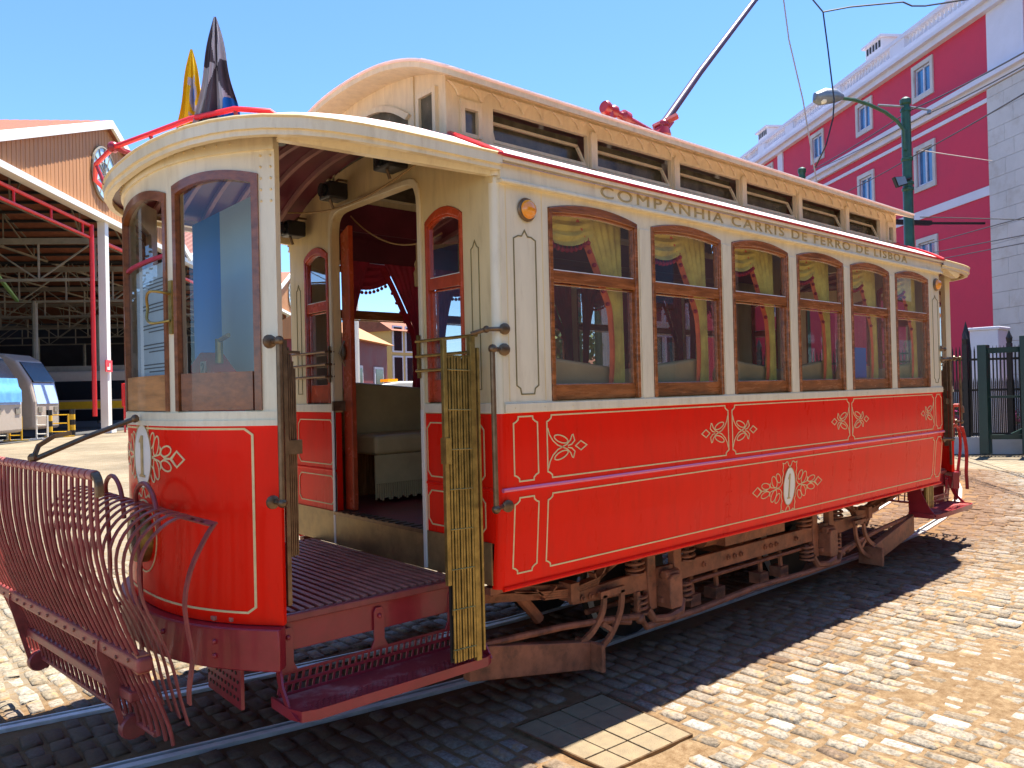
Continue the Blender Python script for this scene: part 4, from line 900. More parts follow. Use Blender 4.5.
    b.build('perforations', 'dark', pg)
    # vestibule roof
    xs_ = [X0+.02]+list(np.linspace(-.05, -.9, 8))+[-.98, -1.04, -1.09, -1.125, -1.15, -1.165]
    def zr(x, t):
        k = max(0, min(1, (X0-x)/1.36)); return 2.822+.33*(1-k**2.6)*(1-abs(t)**2.2)
    tt = np.sin(np.linspace(-PI/2, PI/2, 31))
    top = [[(x, YC+outline(x)*float(t), zr(x, float(t))) for t in tt] for x in xs_]
    b = B_(); b.grid(top); vr = b.build('platform_roof', 'canvas', TRAM, smooth=True)
    edge = [Vector(r[0]) for r in top]+[Vector(p) for p in top[-1][1:-1]]+[Vector(r[-1]) for r in top[::-1]]
    b = B_()
    for o0, z0, z1 in ((0, -.045, .006), (-.014, -.068, -.040)):
        cen = Vector((-.35, YC, 0)); A = []
        for p in edge:
            dirn = Vector((p.x-cen.x if p.x < cen.x else 0, p.y-cen.y, 0)).normalized(); A.append(p+dirn*o0)
        b.grid([[a+Vector((0, 0, z0)) for a in A], [a+Vector((0, 0, z1)) for a in A]])
        Ai = [a+(Vector((-.2, YC, 0))-Vector((a.x, a.y, 0))).normalized()*.03 for a in A]
        b.grid([[a+Vector((0, 0, z0)) for a in A], [a+Vector((0, 0, z0)) for a in Ai]])
        b.grid([[a+Vector((0, 0, z1)) for a in A], [a+Vector((0, 0, z1)) for a in Ai]]); b.grid([[a+Vector((0, 0, z0)) for a in Ai], [a+Vector((0, 0, z1)) for a in Ai]])
    b.build('roof_fascia', 'cream', vr, smooth=True)
    b = B_(); b.tube([p+Vector((0, 0, .006)) for p in edge], .007, 6); b.build('roof_rim', 'ochre', vr, smooth=True)
    b = B_(); b.grid([[(x, YC+(outline(x)-.03)*float(t), zr(x, float(t))-.03) for t in tt] for x in xs_[:-2]]); b.build('platform_ceiling', 'ceil', vr, smooth=True)
    b = B_()
    for x in (.06, -.10, -.26, -.42, -.58, -.74, -.88):
        A = [(float(t)*(outline(x)-.04)+YC, zr(x, float(t))-.032) for t in np.linspace(-.98, .98, 25)]
        b.band([(a, z-.028) for a, z in A], A, lambda a, z, d: Vector((x+d, a, z)), -.012, .012)
    b.build('ceiling_rib', 'ceilrib', vr)
    b = B_(); b.lathe((-.50, YC-.25, 3.06), (0, 0, -1), [(.07, 0), (.07, .05), (.04, .09)], 14); b.lathe((-.55, YC+.35, 3.03), (0, 0, -1), [(.06, 0), (.06, .06), (.03, .1)], 14); b.build('ceiling_fitting', 'black', vr)
    # cant rail under side of roof, near corner
    for sgn in (1, -1):
        f = (lambda y: y) if sgn == 1 else (lambda y: W-y)
        b = B_(); b.hex([(X0, f(.02), 2.735), (X0, f(.055), 2.735), (-.80, f(.24), 2.76), (-.82, f(.20), 2.76), (X0, f(.0), 2.80), (X0, f(.06), 2.80), (-.80, f(.16), 2.80), (-.82, f(.13), 2.80)]); b.build('cant_rail', 'cream', vr)
    # red scalloped rubber edging where canvas meets the bulkhead
    b = B_(); P_ = []
    for i in range(16):
        t = i/15; P_.append((X0-.10*math.sin(PI*t)+.02, -.045+.42*t, zroof(-.045+.42*t)+.008))
    b.tube(P_, .012, 6); b.tube([(p[0], W-p[1], p[2]) for p in P_], .012, 6); b.build('rain_strip', 'redrim', vr, smooth=True)
    # lamps/loudspeakers on the bulkhead, cord, number box
    for (y, z, w_, h_) in ((1.95, 2.79, .11, .10), (1.40, 2.925, .13, .10), (.76, 2.955, .16, .085)):
        if mrr: continue
        b = B_(); b.box(X0-.16, X0-.03, y-w_/2, y+w_/2, z-h_/2, z+h_/2); sp = b.build('spotlight', 'black', TRAM, bevel=.01)
        b = B_(); b.lathe((X0-.16, y, z), (-1, 0, 0), [(h_*.42, 0), (h_*.42, .02), (h_*.34, .022)], 16); b.build('lens', 'tglass', sp, smooth=True)
        b = B_(); b.tube([(X0-.09, y, z+h_/2), (X0-.06, y, z+h_/2+.03), (X0, y, z+h_/2+.03)], .008, 6); b.tube([(X0-.12, y, z-h_/2), (X0-.10, y, z-h_/2-.05)], .009, 6); b.build('bracket', 'bronze', sp)
    if not mrr:
        b = B_(); b.box(X0-.14, X0, .62, .86, 2.985, 3.055); b.build('junction_box', 'ceilrib', TRAM, bevel=.004)
        b = B_(); cp = []
        for i in range(20):
            t = i/19; y = 2.16-1.80*t; cp.append((X0-.09, y, 2.945*(1-t)+2.918*t-.115*math.sin(PI*t)))
        b.tube(cp, .006, 6); b.build('bell_cord', 'rope', TRAM, smooth=True)
        b = B_(); cp = [(.36, 1.66-1.0*i/16, 2.86-.30*math.sin(PI*(i/16)**.9*.62)-.0) for i in range(17)]
        b.tube(cp, .005, 6); tsl = cp[12]; b.tube([tsl, (tsl[0], tsl[1], tsl[2]-.10)], .006, 6); b.lathe((tsl[0], tsl[1], tsl[2]-.10), (0, 0, -1), [(.010, 0), (.018, .02), (.012, .05), (.022, .07), (.018, .15)], 10); b.build('tasselled_cord', 'rope', TRAM, smooth=True)
def TRAM_T(T): return TRAM
end(None, 0); end(mir, 1)

# ---------------------------------------------------------------- saloon interior
b = MB(); b.box(X0+.05, X1-.05, .06, W-.06, .90, .95); fl = b.build('saloon_floor', 'rodm', TRAM)
for P in (PN, PF):
    b = MB(); b.prism([(X0+.06, 2.665), (X1-.06, 2.665), (X1-.06, 2.84), (X0+.06, 2.84)], P, .056, .062); b.build('inner_frieze', 'ceil', TRAM)
    b = MB(); b.prism([(X0+.10, 3.0), (X1-.10, 3.0), (X1-.10, 2.80), (X0+.10, 2.80)], P, YS+.02, YS+.04); b.build('clerestory_sill', 'ceil', TRAM)
for P, far in ((PN, 0), (PF, 1)):
    b = MB(); b.prism([(X0+.06, .95), (X1-.06, .95), (X1-.06, 1.63), (X0+.06, 1.63)], P, .052, .075); b.build('inner_panel', 'wood', TRAM)
    for k in range(3):
        xa, xb = .50+k*1.72, 2.08+k*1.72
        b = MB(); b.box(xa, xb, *sorted((P(0, 0, .12).y, P(0, 0, .60).y)), 1.28, 1.41); be = b.build('bench', 'seat', TRAM, bevel=.03, seg=3)
        b = MB(); pr = [(xa, 1.40), (xb, 1.40), (xb, 1.78), (xb-.04, 1.84), (xb-.12, 1.87), ((xa+xb)/2, 1.80), (xa+.12, 1.87), (xa+.04, 1.84), (xa, 1.78)]
        if far: pr = [(p[0], min(p[1], 1.40+(p[1]-1.40)*.80)) for p in pr]
        b.prism(pr, P, .12, .19); b.build('backrest', 'seat', be, bevel=.02, seg=3)
        b = MB(); b.prism([(xa, 1.09), (xb, 1.09), (xb, 1.28), (xa, 1.28)], P, .58, .59); n = 90
        for i in range(n):
            x = xa+(xb-xa)*i/n; z = .985+.01*math.sin(i*1.7); b.prism([(x, z), (x+.011, z), (x+.011, 1.10), (x, 1.10)], P, .581, .589)
        b.build('fringed_skirt', 'seat', be)

# ---------------------------------------------------------------- truck
YT = .36
for sgn in (1, -1):
    f = (lambda y: y) if sgn == 1 else (lambda y: W-y)
    P = lambda u, z, d: Vector((u, f(YT+d), z))
    b = MB()
    pr = [(1.02, .50), (1.02, .43), (1.55, .395), (4.34, .395), (4.87, .43), (4.87, .50), (4.30, .515), (1.58, .515)]
    b.prism(pr, P, 0, .035); tf = b.build('truck_frame', 'rust', TRAM, bevel=.006)
    b = MB()
    for x in (1.10, 1.17, 1.24, 1.32, 2.32, 2.62, 2.70, 2.78, 3.11, 3.19, 3.27, 3.57, 4.57, 4.65, 4.72, 4.79):
        c = P(x, .455, -.002); b.lathe(c, (0, f(-1)-f(0), 0), [(.022, 0), (.022, .010), (.013, .012), (.012, .024)], 6)
    b.build('bolts', 'rust', tf)
    for xa in (1.88, 4.01):
        b = MB()  # horn-shaped pedestal
        for s in (-1, 1):
            b.prism([(xa+s*.09, .26), (xa+s*.16, .26), (xa+s*.18, .45), (xa+s*.18, .64), (xa+s*.10, .64)], P, -.01, .045)
        b.prism([(xa-.18, .60), (xa+.18, .60), (xa+.18, .69), (xa-.18, .69)], P, -.01, .045); pd = b.build('axle_pedestal', 'rust', TRAM, bevel=.006)
        b = MB(); b.prism([(xa-.055, .26), (xa+.055, .26), (xa+.065, .30), (xa+.065, .45), (xa+.04, .48), (xa-.04, .48), (xa-.065, .45), (xa-.065, .30)], P, -.10, .03); b.prism([(xa-.08, .29), (xa+.08, .29), (xa+.08, .33), (xa-.08, .33)], P, -.04, .03); b.tube([P(xa-.072, .475, -.05), P(xa+.072, .475, -.05)], .030, 10)
        b.build('axle_box', 'rust', pd, bevel=.008)
        b = MB(); b.tube([P(xa-.18, .27, 0), P(xa-.14, .20, -.02), P(xa, .185, -.03), P(xa+.14, .20, -.02), P(xa+.18, .27, 0)], .028, 8); b.build('tie_strap', 'rust', pd, smooth=True)
        for s in (-1, 1):
            for zz0, zz1, rr, dx in ((.52, .70, .055, .27), (.265, .37, .048, .235)):
                b = MB(); pts = []; turns = 5 if zz0 > .4 else 3
                for i in range(turns*12+1):
                    t = i/12; a = 2*PI*t; pts.append(P(xa+s*dx+rr*math.cos(a), zz0+(zz1-zz0)*i/(turns*12), .02+rr*math.sin(a)))
                b.tube(pts, .011, 6); b.tube([P(xa+s*dx, zz0, .02), P(xa+s*dx, zz1, .02)], .02, 8); b.lathe(P(xa+s*dx, zz0, .02), (0, 0, -1), [(.06, 0), (.06, .014)], 14)
                b.build('spring', 'rust', tf, smooth=True)
    # leaf springs out to the platforms
    for m_ in (None, mir):
        b = MB(m_)
        for k in range(4): b.strap([P(.42+.16*k, .60-.014*k, .03), P(.80, .545-.013*k, .03), P(1.02, .52-.012*k, .03), P(1.25, .545-.013*k, .03), P(1.52-.1*k, .64-.02*k, .03)], .055, .011, (0, 1, 0))
        b.box(.99, 1.06, *sorted((f(YT-.02), f(YT+.08))), .455, .56); b.build('leaf_spring', 'rust', TRAM, bevel=.002)
        b = MB(m_); b.tube([P(.30, .37, -.03), P(.90, .335, -.03), P(1.24, .30, -.03), P(1.50, .235, -.02)], .020, 8); b.tube([P(1.24, .30, -.03), P(1.60, .25, -.02), P(1.66, .17, -.02), P(2.2, .165, -.02), P(2.95, .19, -.02)], .022, 8); b.ball(P(1.60, .235, -.02), .035, 8)
        b.bar(P(1.60, .23, -.0), P(1.60, .40, 0), .03, .03); b.build('brake_rod', 'rust', TRAM, smooth=True)
        b = MB(m_); b.prism([(.20, .395), (1.09, .215), (1.09, .055), (.20, .215)], P, -.07, -.01); b.prism([(1.09, .215), (1.12, .215), (1.12, .055), (1.09, .055)], P, -.16, .06)
        b.build('lifeguard_board', 'rust', TRAM, bevel=.006)
        b = MB(m_)  # curved forked bracket
        A1 = [(1.24+.0, .455), (1.22, .36), (1.14, .27), (1.03, .215)]; A2 = [(1.40, .46), (1.38, .33), (1.28, .20), (1.15, .135), (1.09, .13)]
        b.strap(crv([P(a, z, -.05) for a, z in A1]), .02, .035, (0, 1, 0)); b.strap(crv([P(a, z, -.05) for a, z in A2]), .02, .035, (0, 1, 0)); b.strap([P(1.215, .29, -.05), P(1.30, .235, -.05)], .02, .03, (0, 1, 0)); b.strap([P(1.20, .46, -.05), P(1.42, .465, -.05)], .02, .04, (0, 1, 0))
        b.build('quadrant_bracket', 'rust', TRAM)
        b = MB(m_); b.tube([P(.62, .62, .12), P(.86, .36, .12)], .035, 8); b.bar(P(.22, .62, .06), P(1.05, .50, .06), .03, .08); b.build('support_strut', 'rust', TRAM)
    # brake shoes, hangers in the middle
    b = MB()
    for x in (2.35, 2.65, 3.25, 3.55): b.tube([P(x, .39, .14), P(x+.03, .16, .14)], .02, 6); b.box(x-.05, x+.07, *sorted((f(YT+.10), f(YT+.2))), .14, .22)
    b.tube([P(1.3, .30, .16), P(4.6, .30, .16)], .018, 6); b.tube([P(1.9, .34, .05), P(4.0, .34, .05)], .014, 6); b.build('brake_rigging', 'rust', TRAM)
for xa in (1.88, 4.01):
    for yy_, s in ((.70, 1), (1.54, -1)):
        b = MB(); b.lathe((xa, yy_-.06*s, .375), (0, s, 0), [(.10, -.02), (.10, 0), (.33, .01), (.375, .015), (.375, .075), (.40, .08), (.40, .105), (.30, .11), (.10, .12)], 36); wh = b.build('wheel', 'dark', TRAM, smooth=True)
        b = MB(); b.lathe((xa, yy_-.06*s, .375), (0, s, 0), [(.366, .014), (.376, .016), (.376, .07), (.366, .074)], 36); b.build('tyre', 'steel', wh, smooth=True)
    b = MB(); b.tube([(xa, .3, .375), (xa, W-.3, .375)], .055, 12); b.build('axle', 'rust', TRAM)
    b = MB(); b.tube([(xa+(.35 if xa < 3 else -.35), .8, .42), (xa+(.35 if xa < 3 else -.35), 1.45, .42)], .20, 14); b.build('motor', 'rust', TRAM, smooth=True)
b = MB(); b.box(2.5, 3.3, .30, .62, .56, .715); b.tube([(2.35, .42, .63), (3.05, .42, .63)], .075, 12); b.box(X0, X1, .10, .16, .69, .725); b.box(X0, X1, W-.16, W-.10, .69, .725); b.box(X0+.05, X1-.05, .16, W-.16, .80, .84)
b.build('underfloor_gear', 'rust', TRAM)

# ---------------------------------------------------------------- lifeguard fenders at both ends
def fender(T):
    B_ = lambda: MB(T)
    A0, A1 = Vector((-1.316, .40, .655)), Vector((-1.509, 2.42, .655)); L = (A1-A0)
    def at(s, dx, z): p = A0+L*s; return Vector((p.x+dx, p.y, z))
    b = B_(); b.bar(at(-.005, 0, .655), at(1.0, 0, .655), .062, .062); fb = b.build('fender_beam', 'rodm', TRAM, bevel=.014, seg=3)
    b = B_()
    for s in np.linspace(.04, .96, 16): b.lathe(at(s, -.032, .655+.008*math.sin(s*40)), (-1, 0, 0), [(.009, 0), (.007, .006)], 8)
    for s in (.02, .30, .72): b.bar(at(s, -.0, .62), at(s, 0, .692), .045, .073, (0, 1, 0))
    b.build('bolts', 'rust', fb)
    b = B_(); b.bar(at(.14, .07, .44), at(.92, .07, .44), .05, .045); b.build('lower_beam', 'rodm', TRAM, bevel=.008)
    # top bar with scalloped clamps
    b = B_(); b.tube([at(.02, -.15, 1.405), at(1.02, -.15, 1.405)], .013, 10); tb = b.build('fender_top_bar', 'rodm', TRAM, smooth=True)
    b = B_(); b.strap(crv([at(.035, -.152, 1.408), at(.012, -.152, 1.404), at(-.001, -.152, 1.380), at(-.003, -.150, 1.325)]), .030, .026, (1, 0, .2)); b.build('corner_casting', 'bronze', tb, bevel=.006)
    n = 30
    b = B_()
    for i in range(n):
        s = .012+.985*i/(n-1); rr = .0082
        wv = .0012*math.sin(i*2.1)
        pts = [at(s, -.150, 1.405), at(s+.000, -.152+wv, 1.30), at(s, -.145+wv, 1.15), at(s, -.115+wv, .98), at(s, -.06, .80), at(s, -.005, .66), at(s, .055, .50), at(s, .095, .38), at(s, .11, .30)]
        b.tube(crv(pts, 2), rr, 6)
    b.build('fender_rods', 'rodm', tb, smooth=True)
    b = B_()
    for i in range(n-1): s = .012+.985*(i+.5)/(n-1); b.tube([at(s-.012, -.151, 1.405), at(s+.012, -.151, 1.405)], .0205, 10)
    b.build('spacer_collars', 'collar', tb, smooth=True)
    b = B_(); b.tube([at(.10, .115, .29), at(.97, .115, .29)], .012, 8); b.build('tie_bar', 'rodm', tb)
    # triangular side plates with rollers
    for s in (.20, .84):
        b = B_(); Pq = lambda u, z, d, s=s: at(s, u, z)+Vector((-.095*d, d, 0))
        b.band([(-.035, .68), (.17, .28), (.14, .225), (.06, .24), (-.04, .62)], [(-.01, .63), (.13, .29), (.12, .25), (.075, .265), (-.0, .55)], Pq, -.006, .006, closed=True); b.prism([(-.02, .66), (.08, .47), (.03, .40), (-.03, .60)], Pq, -.004, .004)
        pl = b.build('fender_bracket', 'rodm', TRAM)
        b = B_(); b.lathe(at(s, .10, .275)+Vector((0, -.02, 0)), (-.095, 1, 0), [(.05, 0), (.055, .01), (.055, .04), (.05, .05)], 16); b.build('roller', 'rodm', pl, smooth=True)
    # inner cradle of curved flat straps
    m = 17
    b = B_()
    def cp(s, dx, z): # cradle coordinates, running parallel to the buffer beam
        return Vector((-1.17-.02*s+dx, .28+1.75*s, z))
    b2 = B_()
    for i in range(m):
        s = .06+.92*i/(m-1)
        pts = [cp(s, .09, 1.185), cp(s, .03, 1.215), cp(s, -.05, 1.20), cp(s, -.13, 1.13), cp(s, -.165, 1.03), cp(s, -.15, .90), cp(s, -.10, .78), cp(s, -.05, .64), cp(s, -.02, .50), cp(s, .01, .38)]
        b.strap(crv(pts, 3), .030, .006, (0, 1, 0))
    cr_ = b.build('cradle_straps', 'rodm', TRAM, smooth=True)
    b = B_(); b.strap([cp(0, .09, 1.185), cp(.5, .06, 1.185), cp(1, .09, 1.185)], .03, .008, (1, 0, .3)); b.build('cradle_rim', 'rodm', cr_)
    b = B_()
    for s in (0.,): b.strap(crv([cp(s, .09, 1.187), cp(s, .05, 1.13), cp(s, -.005, 1.02), cp(s, -.03, .90), cp(s, -.02, .78), cp(s, -.005, .68), cp(s, -.02, .56), cp(s, -.02, .50)]), .034, .008, (0, 1, 0))
    b.build('side_strap', 'rodm', cr_, smooth=True)
    for yL in (1.03, 1.55):
        b = B_(); b.tube(crv([(-1.15, yL, .50), (-1.15, yL, .9), (-1.16, yL, 1.18), (-1.17, yL-.03, 1.26), (-1.17, yL-.10, 1.305), (-1.17, yL-.19, 1.31), (-1.17, yL-.28, 1.27), (-1.17, yL-.33, 1.20), (-1.165, yL-.33, 1.12)]), .011, 8); b.build('hooked_rod', 'rodm', TRAM, smooth=True)
    # operating link between dash and fender
    p0, p1 = Vector((-1.135, 1.12, 1.60)), at(.40, -.15, 1.43)
    b = B_(); b.tube([p0, p0*.5+p1*.5+Vector((0, 0, .006)), p1], .012, 8); b.ball(p0, .02, 8); q0 = p1; lk = b.build('operating_link', 'bronze', TRAM, smooth=True)
    b = B_(); qd = (p0-p1).normalized(); b.strap([p1+qd*.0, p1+qd*.03+Vector((0, .03, .05)), p1+qd*.10+Vector((0, .04, .065)), p1+qd*.17+Vector((0, .03, .05))], .03, .018, (0, 1, 0)); b.ball(p1+Vector((0, 0, .01)), .022, 8); b.build('hook', 'bronze', lk)
fender(None); fender(mir)

# ---------------------------------------------------------------- roof fittings
def headrail(T):
    P_ = [(-.72, .30, 2.87), (-.791, .319, 2.915), (-.908, .409, 2.925), (-1.015, .646, 2.925), (-1.091, .956, 2.925), (-1.17, 1.263, 2.925), (-1.165, 1.61, 2.925), (-1.098, 1.919, 2.92), (-.986, 2.12, 2.915), (-.90, 2.16, 2.86)]
    b = MB(T); b.tube(P_, .012, 8); r = b.build('roof_board_rail', 'dred', TRAM, smooth=True)
    b = MB(T)
    for p in (P_[2], P_[4], P_[6], P_[8]): b.tube([p, (p[0]*.97, p[1]*.97+.03, 2.82)], .009, 6)
    b.ball(P_[5], .028, 10); b.tube([P_[5], (-1.09, 1.18, 2.88)], .014, 6); b.build('rail_stanchion', 'crim', r, smooth=True)
headrail(None); headrail(mir)
b = MB()
for i in range(9):   # red rope lashed at the far roof end
    b.tube([(5.60+i*.12, .42-.02*i, 3.02-.022*i), (5.66+i*.12, .36-.02*i, 3.03-.022*i), (5.72+i*.12, .40-.02*i, 3.00-.022*i)], .022, 6)
b.build('roof_step_strip', 'redrim', TRAM, smooth=True)
TB = Vector((2.98, YC, 3.60))
b = MB(); b.box(2.2, 3.5, YC-.14, YC+.14, 3.53, 3.565); b.box(2.25, 3.4, YC-.04, YC+.04, 3.565, 3.60); tbz = b.build('trolley_base', 'crim', TRAM, bevel=.006)
b = MB(); b.lathe((2.26, YC, 3.85), (1, 0, -.14), [(.045, 0), (.055, .02), (.045, .06), (.03, .07), (.05, .10), (.05, .13), (.03, .15), (.03, .20), (.055, .22), (.055, .28), (.03, .30), (.022, .75)], 14)
b.box(2.30, 2.34, YC-.03, YC+.03, 3.56, 3.82); b.box(2.60, 2.64, YC-.03, YC+.03, 3.56, 3.78); b.build('tension_spring', 'crim', tbz, smooth=True)
b = MB(); b.lathe((2.98, YC, 3.58), (0, 0, 1), [(.09, 0), (.07, .05), (.045, .08), (.045, .16), (.075, .19), (.06, .25)], 12); b.ball((3.0, YC, 3.86), .05, 8); b.bar((2.88, YC, 3.72), (3.08, YC, 3.92), .06, .07); b.tube([(2.93, YC+.05, 3.84), (3.08, YC-.08, 3.93)], .028, 6); b.build('pole_socket', 'crim', tbz, smooth=True)
b = MB(); pp = [(2.99, YC, 3.86), (3.534, YC, 4.436), (4.459, YC, 5.359), (5.6, YC-.01, 6.35)]; b.tube(pp, [.034, .030, .026, .018], 10); b.tube([pp[-1], (5.68, YC-.01, 6.42)], .03, 8); tp = b.build('trolley_pole', 'polem', tbz, smooth=True)

# ================================================================== things on the tram
def flag(name, x, y, ztop, wd, ht, mats, label, base):
    t = thing(name, label, 'flag', base)
    b = MB(); b.tube([base, (x+.03, y+.04, ztop-.01)], .006, 8); b.build('flagpole', 'bronze', t, smooth=True)
    G = []; nu, nv = 60, 44
    for j in range(nv+1):
        v = j/nv; row = []
        for i in range(nu+1):
            u = i/nu-.5
            wdt = .010+wd*(v**.9)*(1+.10*math.sin(v*9)); fold = .030*v*math.sin(u*17+v*2.2+math.sin(v*5)*.6)+.012*v*math.sin(u*41+v*3)
            drop = ht*v*(1-.16*u+.07*math.sin(u*13+1)*v)
            row.append(Vector((x+u*wdt*.75+fold*.66, y-u*wdt*.66+fold*.75-.02, ztop-drop)))
        G.append(row)
    b = MB(); b.grid(G)
    m = len(b.f); b.m = [0]*m; fi = 0
    for j in range(nv):
        for i in range(nu):
            u = (i+.5)/nu-.5; v = (j+.5)/nv; b.m[fi] = mats[1](u, v); fi += 1
    b.build('cloth', mats[0], t, smooth=True)
    return t
def gyr(u, v):
    a = math.atan2(v-.42, u*1.1+.04); k = int((a+PI)/(PI/4)) % 2
    if v > .80 and u > .05: return 2
    return k
def yel(u, v):
    r = math.hypot((u-.08)*.9, (v-.52)*1.0)
    if v > .32 and v < .42 and u > -.2 and u < .25: return 1
    if r < .085: return 2
    if .085 <= r < .17: return 1
    if .70 < v < .76 and u > -.1: return 1
    return 0
flag('yellow_flag', -.93, .875, 3.33, .155, .42, (['flagy', 'flagw', 'bannerblue'], yel), 'small yellow flag with white and blue emblem on the tram roof front', (-.93, .90, 2.80))
flag('black_white_flag', -.93, .575, 3.37, .21, .50, (['flagk', 'flagw', 'bannerblue'], gyr), 'taller black and white quartered flag beside the yellow one on the tram roof', (-.93, .60, 2.80))
# poster behind the middle dash window, banner and board in the vestibule
t = thing('information_poster', 'pale printed notice fixed behind the middle front window of the tram', 'poster', (-1.0, 1.12, 1.8))
PP = lambda a, z, d: PD(a, z, d+.045)
b = MB(); b.band([(float(y), 1.80) for y in np.linspace(.83, 1.40, 6)], [(float(y), 2.33) for y in np.linspace(.83, 1.40, 6)], PP, 0, .004); b.build('sheet', 'pale', t)
b = MB(); z = 2.28
for blk in range(5):
    b.band([(.85, z), (.88, z)], [(.85, z+.02), (.88, z+.02)], PP, -.002, -.001); z -= .025
    for k in range(3 if blk else 4):
        e = 1.24 if k < 2 else 1.15; b.band([(float(y), z) for y in np.linspace(.92, e, 4)], [(float(y), z+.006) for y in np.linspace(.92, e, 4)], PP, -.002, -.001); z -= .017
    z -= .02
b.build('text_lines', 'ink', t)
t = thing('rollup_banner', 'tall blue and pale green banner standing inside the front platform', 'banner', (-.55, 1.2, .745))
b = MB(); b.box(-.62, -.60, 1.36, 1.78, 1.45, 2.70); b.build('blue_cloth', 'bannerblue', t); b = MB(); b.box(-.62, -.60, .80, 1.358, 1.45, 2.70); b.build('pale_cloth', 'bannerpale', t); b = MB(); b.box(-.66, -.56, .9, 1.72, .748, .80); b.box(-.615, -.605, 1.3, 1.33, .80, 1.45); b.build('stand', 'lamp', t)
t = thing('control_cabinet', 'crimson cabinet with a white number plate behind the right front window', 'cabinet', (-.84, .9, .745))
b = MB(); b.prism([(.80, .748), (1.22, .748), (1.22, 1.86), (1.08, 1.92), (.88, 1.80), (.80, 1.6)], lambda a, z, d: Vector((-.84+d, a, z)), 0, .12); cb = b.build('body', 'bannerred', t, bevel=.01)
b = MB(); b.box(-.848, -.842, .99, 1.05, 1.80, 1.87); pl = b.build('number_plate', 'white', t)
b = MB(); q = lambda a, z, d: Vector((-.849+d, 1.02-a, 1.835+z)); b.ribbon([(-.014, .014), (-.006, .024), (.008, .024), (.014, .014), (.010, .003), (-.014, -.022), (.016, -.022)], .007, q, 0, -.002); b.build('numeral', 'black', pl)
b = MB(); b.tube([(-.78, .98, 1.86), (-.78, .98, 1.98)], .02, 8); b.tube([(-.78, .98, 1.97), (-.78, .86, 1.99)], .012, 8); b.build('crank_handle', 'brass', t)
b = MB(); b.prism([(.02, -.06), (.07, .02), (-.03, .02)], lambda a, z, d: Vector((4.25+a, .20+d, 1.80+z)), 0, .01) if 0 else b.box(4.02, 4.35, .11, .115, 1.73, 1.98)
o = tag(b.build('triangle_sign', 'bannerblue', None), 'blue card sign leaning inside the fifth saloon window', 'sign')

# ================================================================== SURROUNDINGS
FW = Vector((math.sin(YAW), math.cos(YAW), 0)); RT = Vector((math.cos(YAW), -math.sin(YAW), 0)); C0 = Vector((CAM.x, CAM.y, 0))
# --- raspberry building
BO = C0+RT*18.46+FW*30; BD = (FW-RT*.105).normalized(); BN = Vector((BD.y, -BD.x, 0)).normalized()      # BN points away from the street
if BN.dot(C0-BO) > 0: BN = -BN
def PW(s, z, d): p = BO+BD*s+BN*d; return Vector((p.x, p.y, z))
bl = thing('raspberry_building', 'raspberry red building with white balustraded parapet and pale stone corner pilaster', 'building', tuple(BO))
rows3 = [(13.88, 15.50), (9.95, 11.95), (5.9, 7.9)]
cols = [3.64, 8.2, 12.85, 19.1]
def wallpieces(b, s0, s1, z0, z1, ops):   # rectangular openings cut out by strips
    ss = sorted(set([s0, s1]+[o[0] for o in ops]+[o[1] for o in ops]))
    for a, c in zip(ss[:-1], ss[1:]):
        m_ = (a+c)/2; zs = sorted([(o[2], o[3]) for o in ops if o[0] < m_ < o[1]]); z = z0
        for q0, q1 in zs:
            b.prism([(a, z), (c, z), (c, q0), (a, q0)], PW, 0, .4); z = q1
        b.prism([(a, z), (c, z), (c, z1), (a, z1)], PW, 0, .4)
ops = [(c-.55, c+.55, z0+.22, z1-.2) for c in cols+[-5., -10] for z0, z1 in rows3]
b = MB(); wallpieces(b, -14, 23.2, 1.2, 15.75, ops); wl = b.build('wall', 'bpink', bl)
b = MB(); b.prism([(-14, 0), (23.3, 0), (23.3, 1.2), (-14, 1.2)], PW, -.05, .4); b.build('plinth', 'bstone', bl)
b = MB(); b.prism([(23.2, 0), (23.3, 0), (23.3, 15.7), (23.2, 15.7)], PW, 0, 12); b.build('end_wall', 'bpink', bl)
for s0, s1, z0, z1, d, mm, nm in ((-14, 23.4, 15.68, 15.95, -.28, 'bwhite', 'cornice'), (-14, 23.4, 15.95, 16.12, -.48, 'bwhite', 'cornice'), (-14, 23.35, 16.12, 16.62, -.05, 'bwhite', 'parapet'), (-14, 23.3, 12.78, 13.02, -.18, 'bwhite', 'string_course'), (-14, 23.3, 13.02, 13.22, -.38, 'bwhite', 'string_course'), (-14, 23.3, 12.30, 12.46, -.06, 'bwhite', 'thin_band'), (-14, 23.3, 8.74, 9.10, -.05, 'bwhite', 'floor_band'), (17.0, 17.65, 1.2, 15.68, -.08, 'bwhite', 'white_pilaster'), (-2.15, -.30, 13.22, 15.68, -.06, 'bwhite', 'white_pilaster')):
    b = MB(); b.prism([(s0, z0), (s1, z0), (s1, z1), (s0, z1)], PW, d, .39); b.build(nm, mm, bl)
b = MB(); zz = .0; k = 0
while zz < 12.75:
    h = min(.62, 12.76-zz); 
    for a, c in (((-2.2, -1.15), (-1.14, -.28)) if k % 2 else ((-2.2, -1.6), (-1.59, -.28))): b.prism([(a, zz), (c, zz), (c, zz+h-.012), (a, zz+h-.012)], PW, -.10, .1)
    zz += h; k += 1
b.build('stone_quoin', 'bstone', bl)
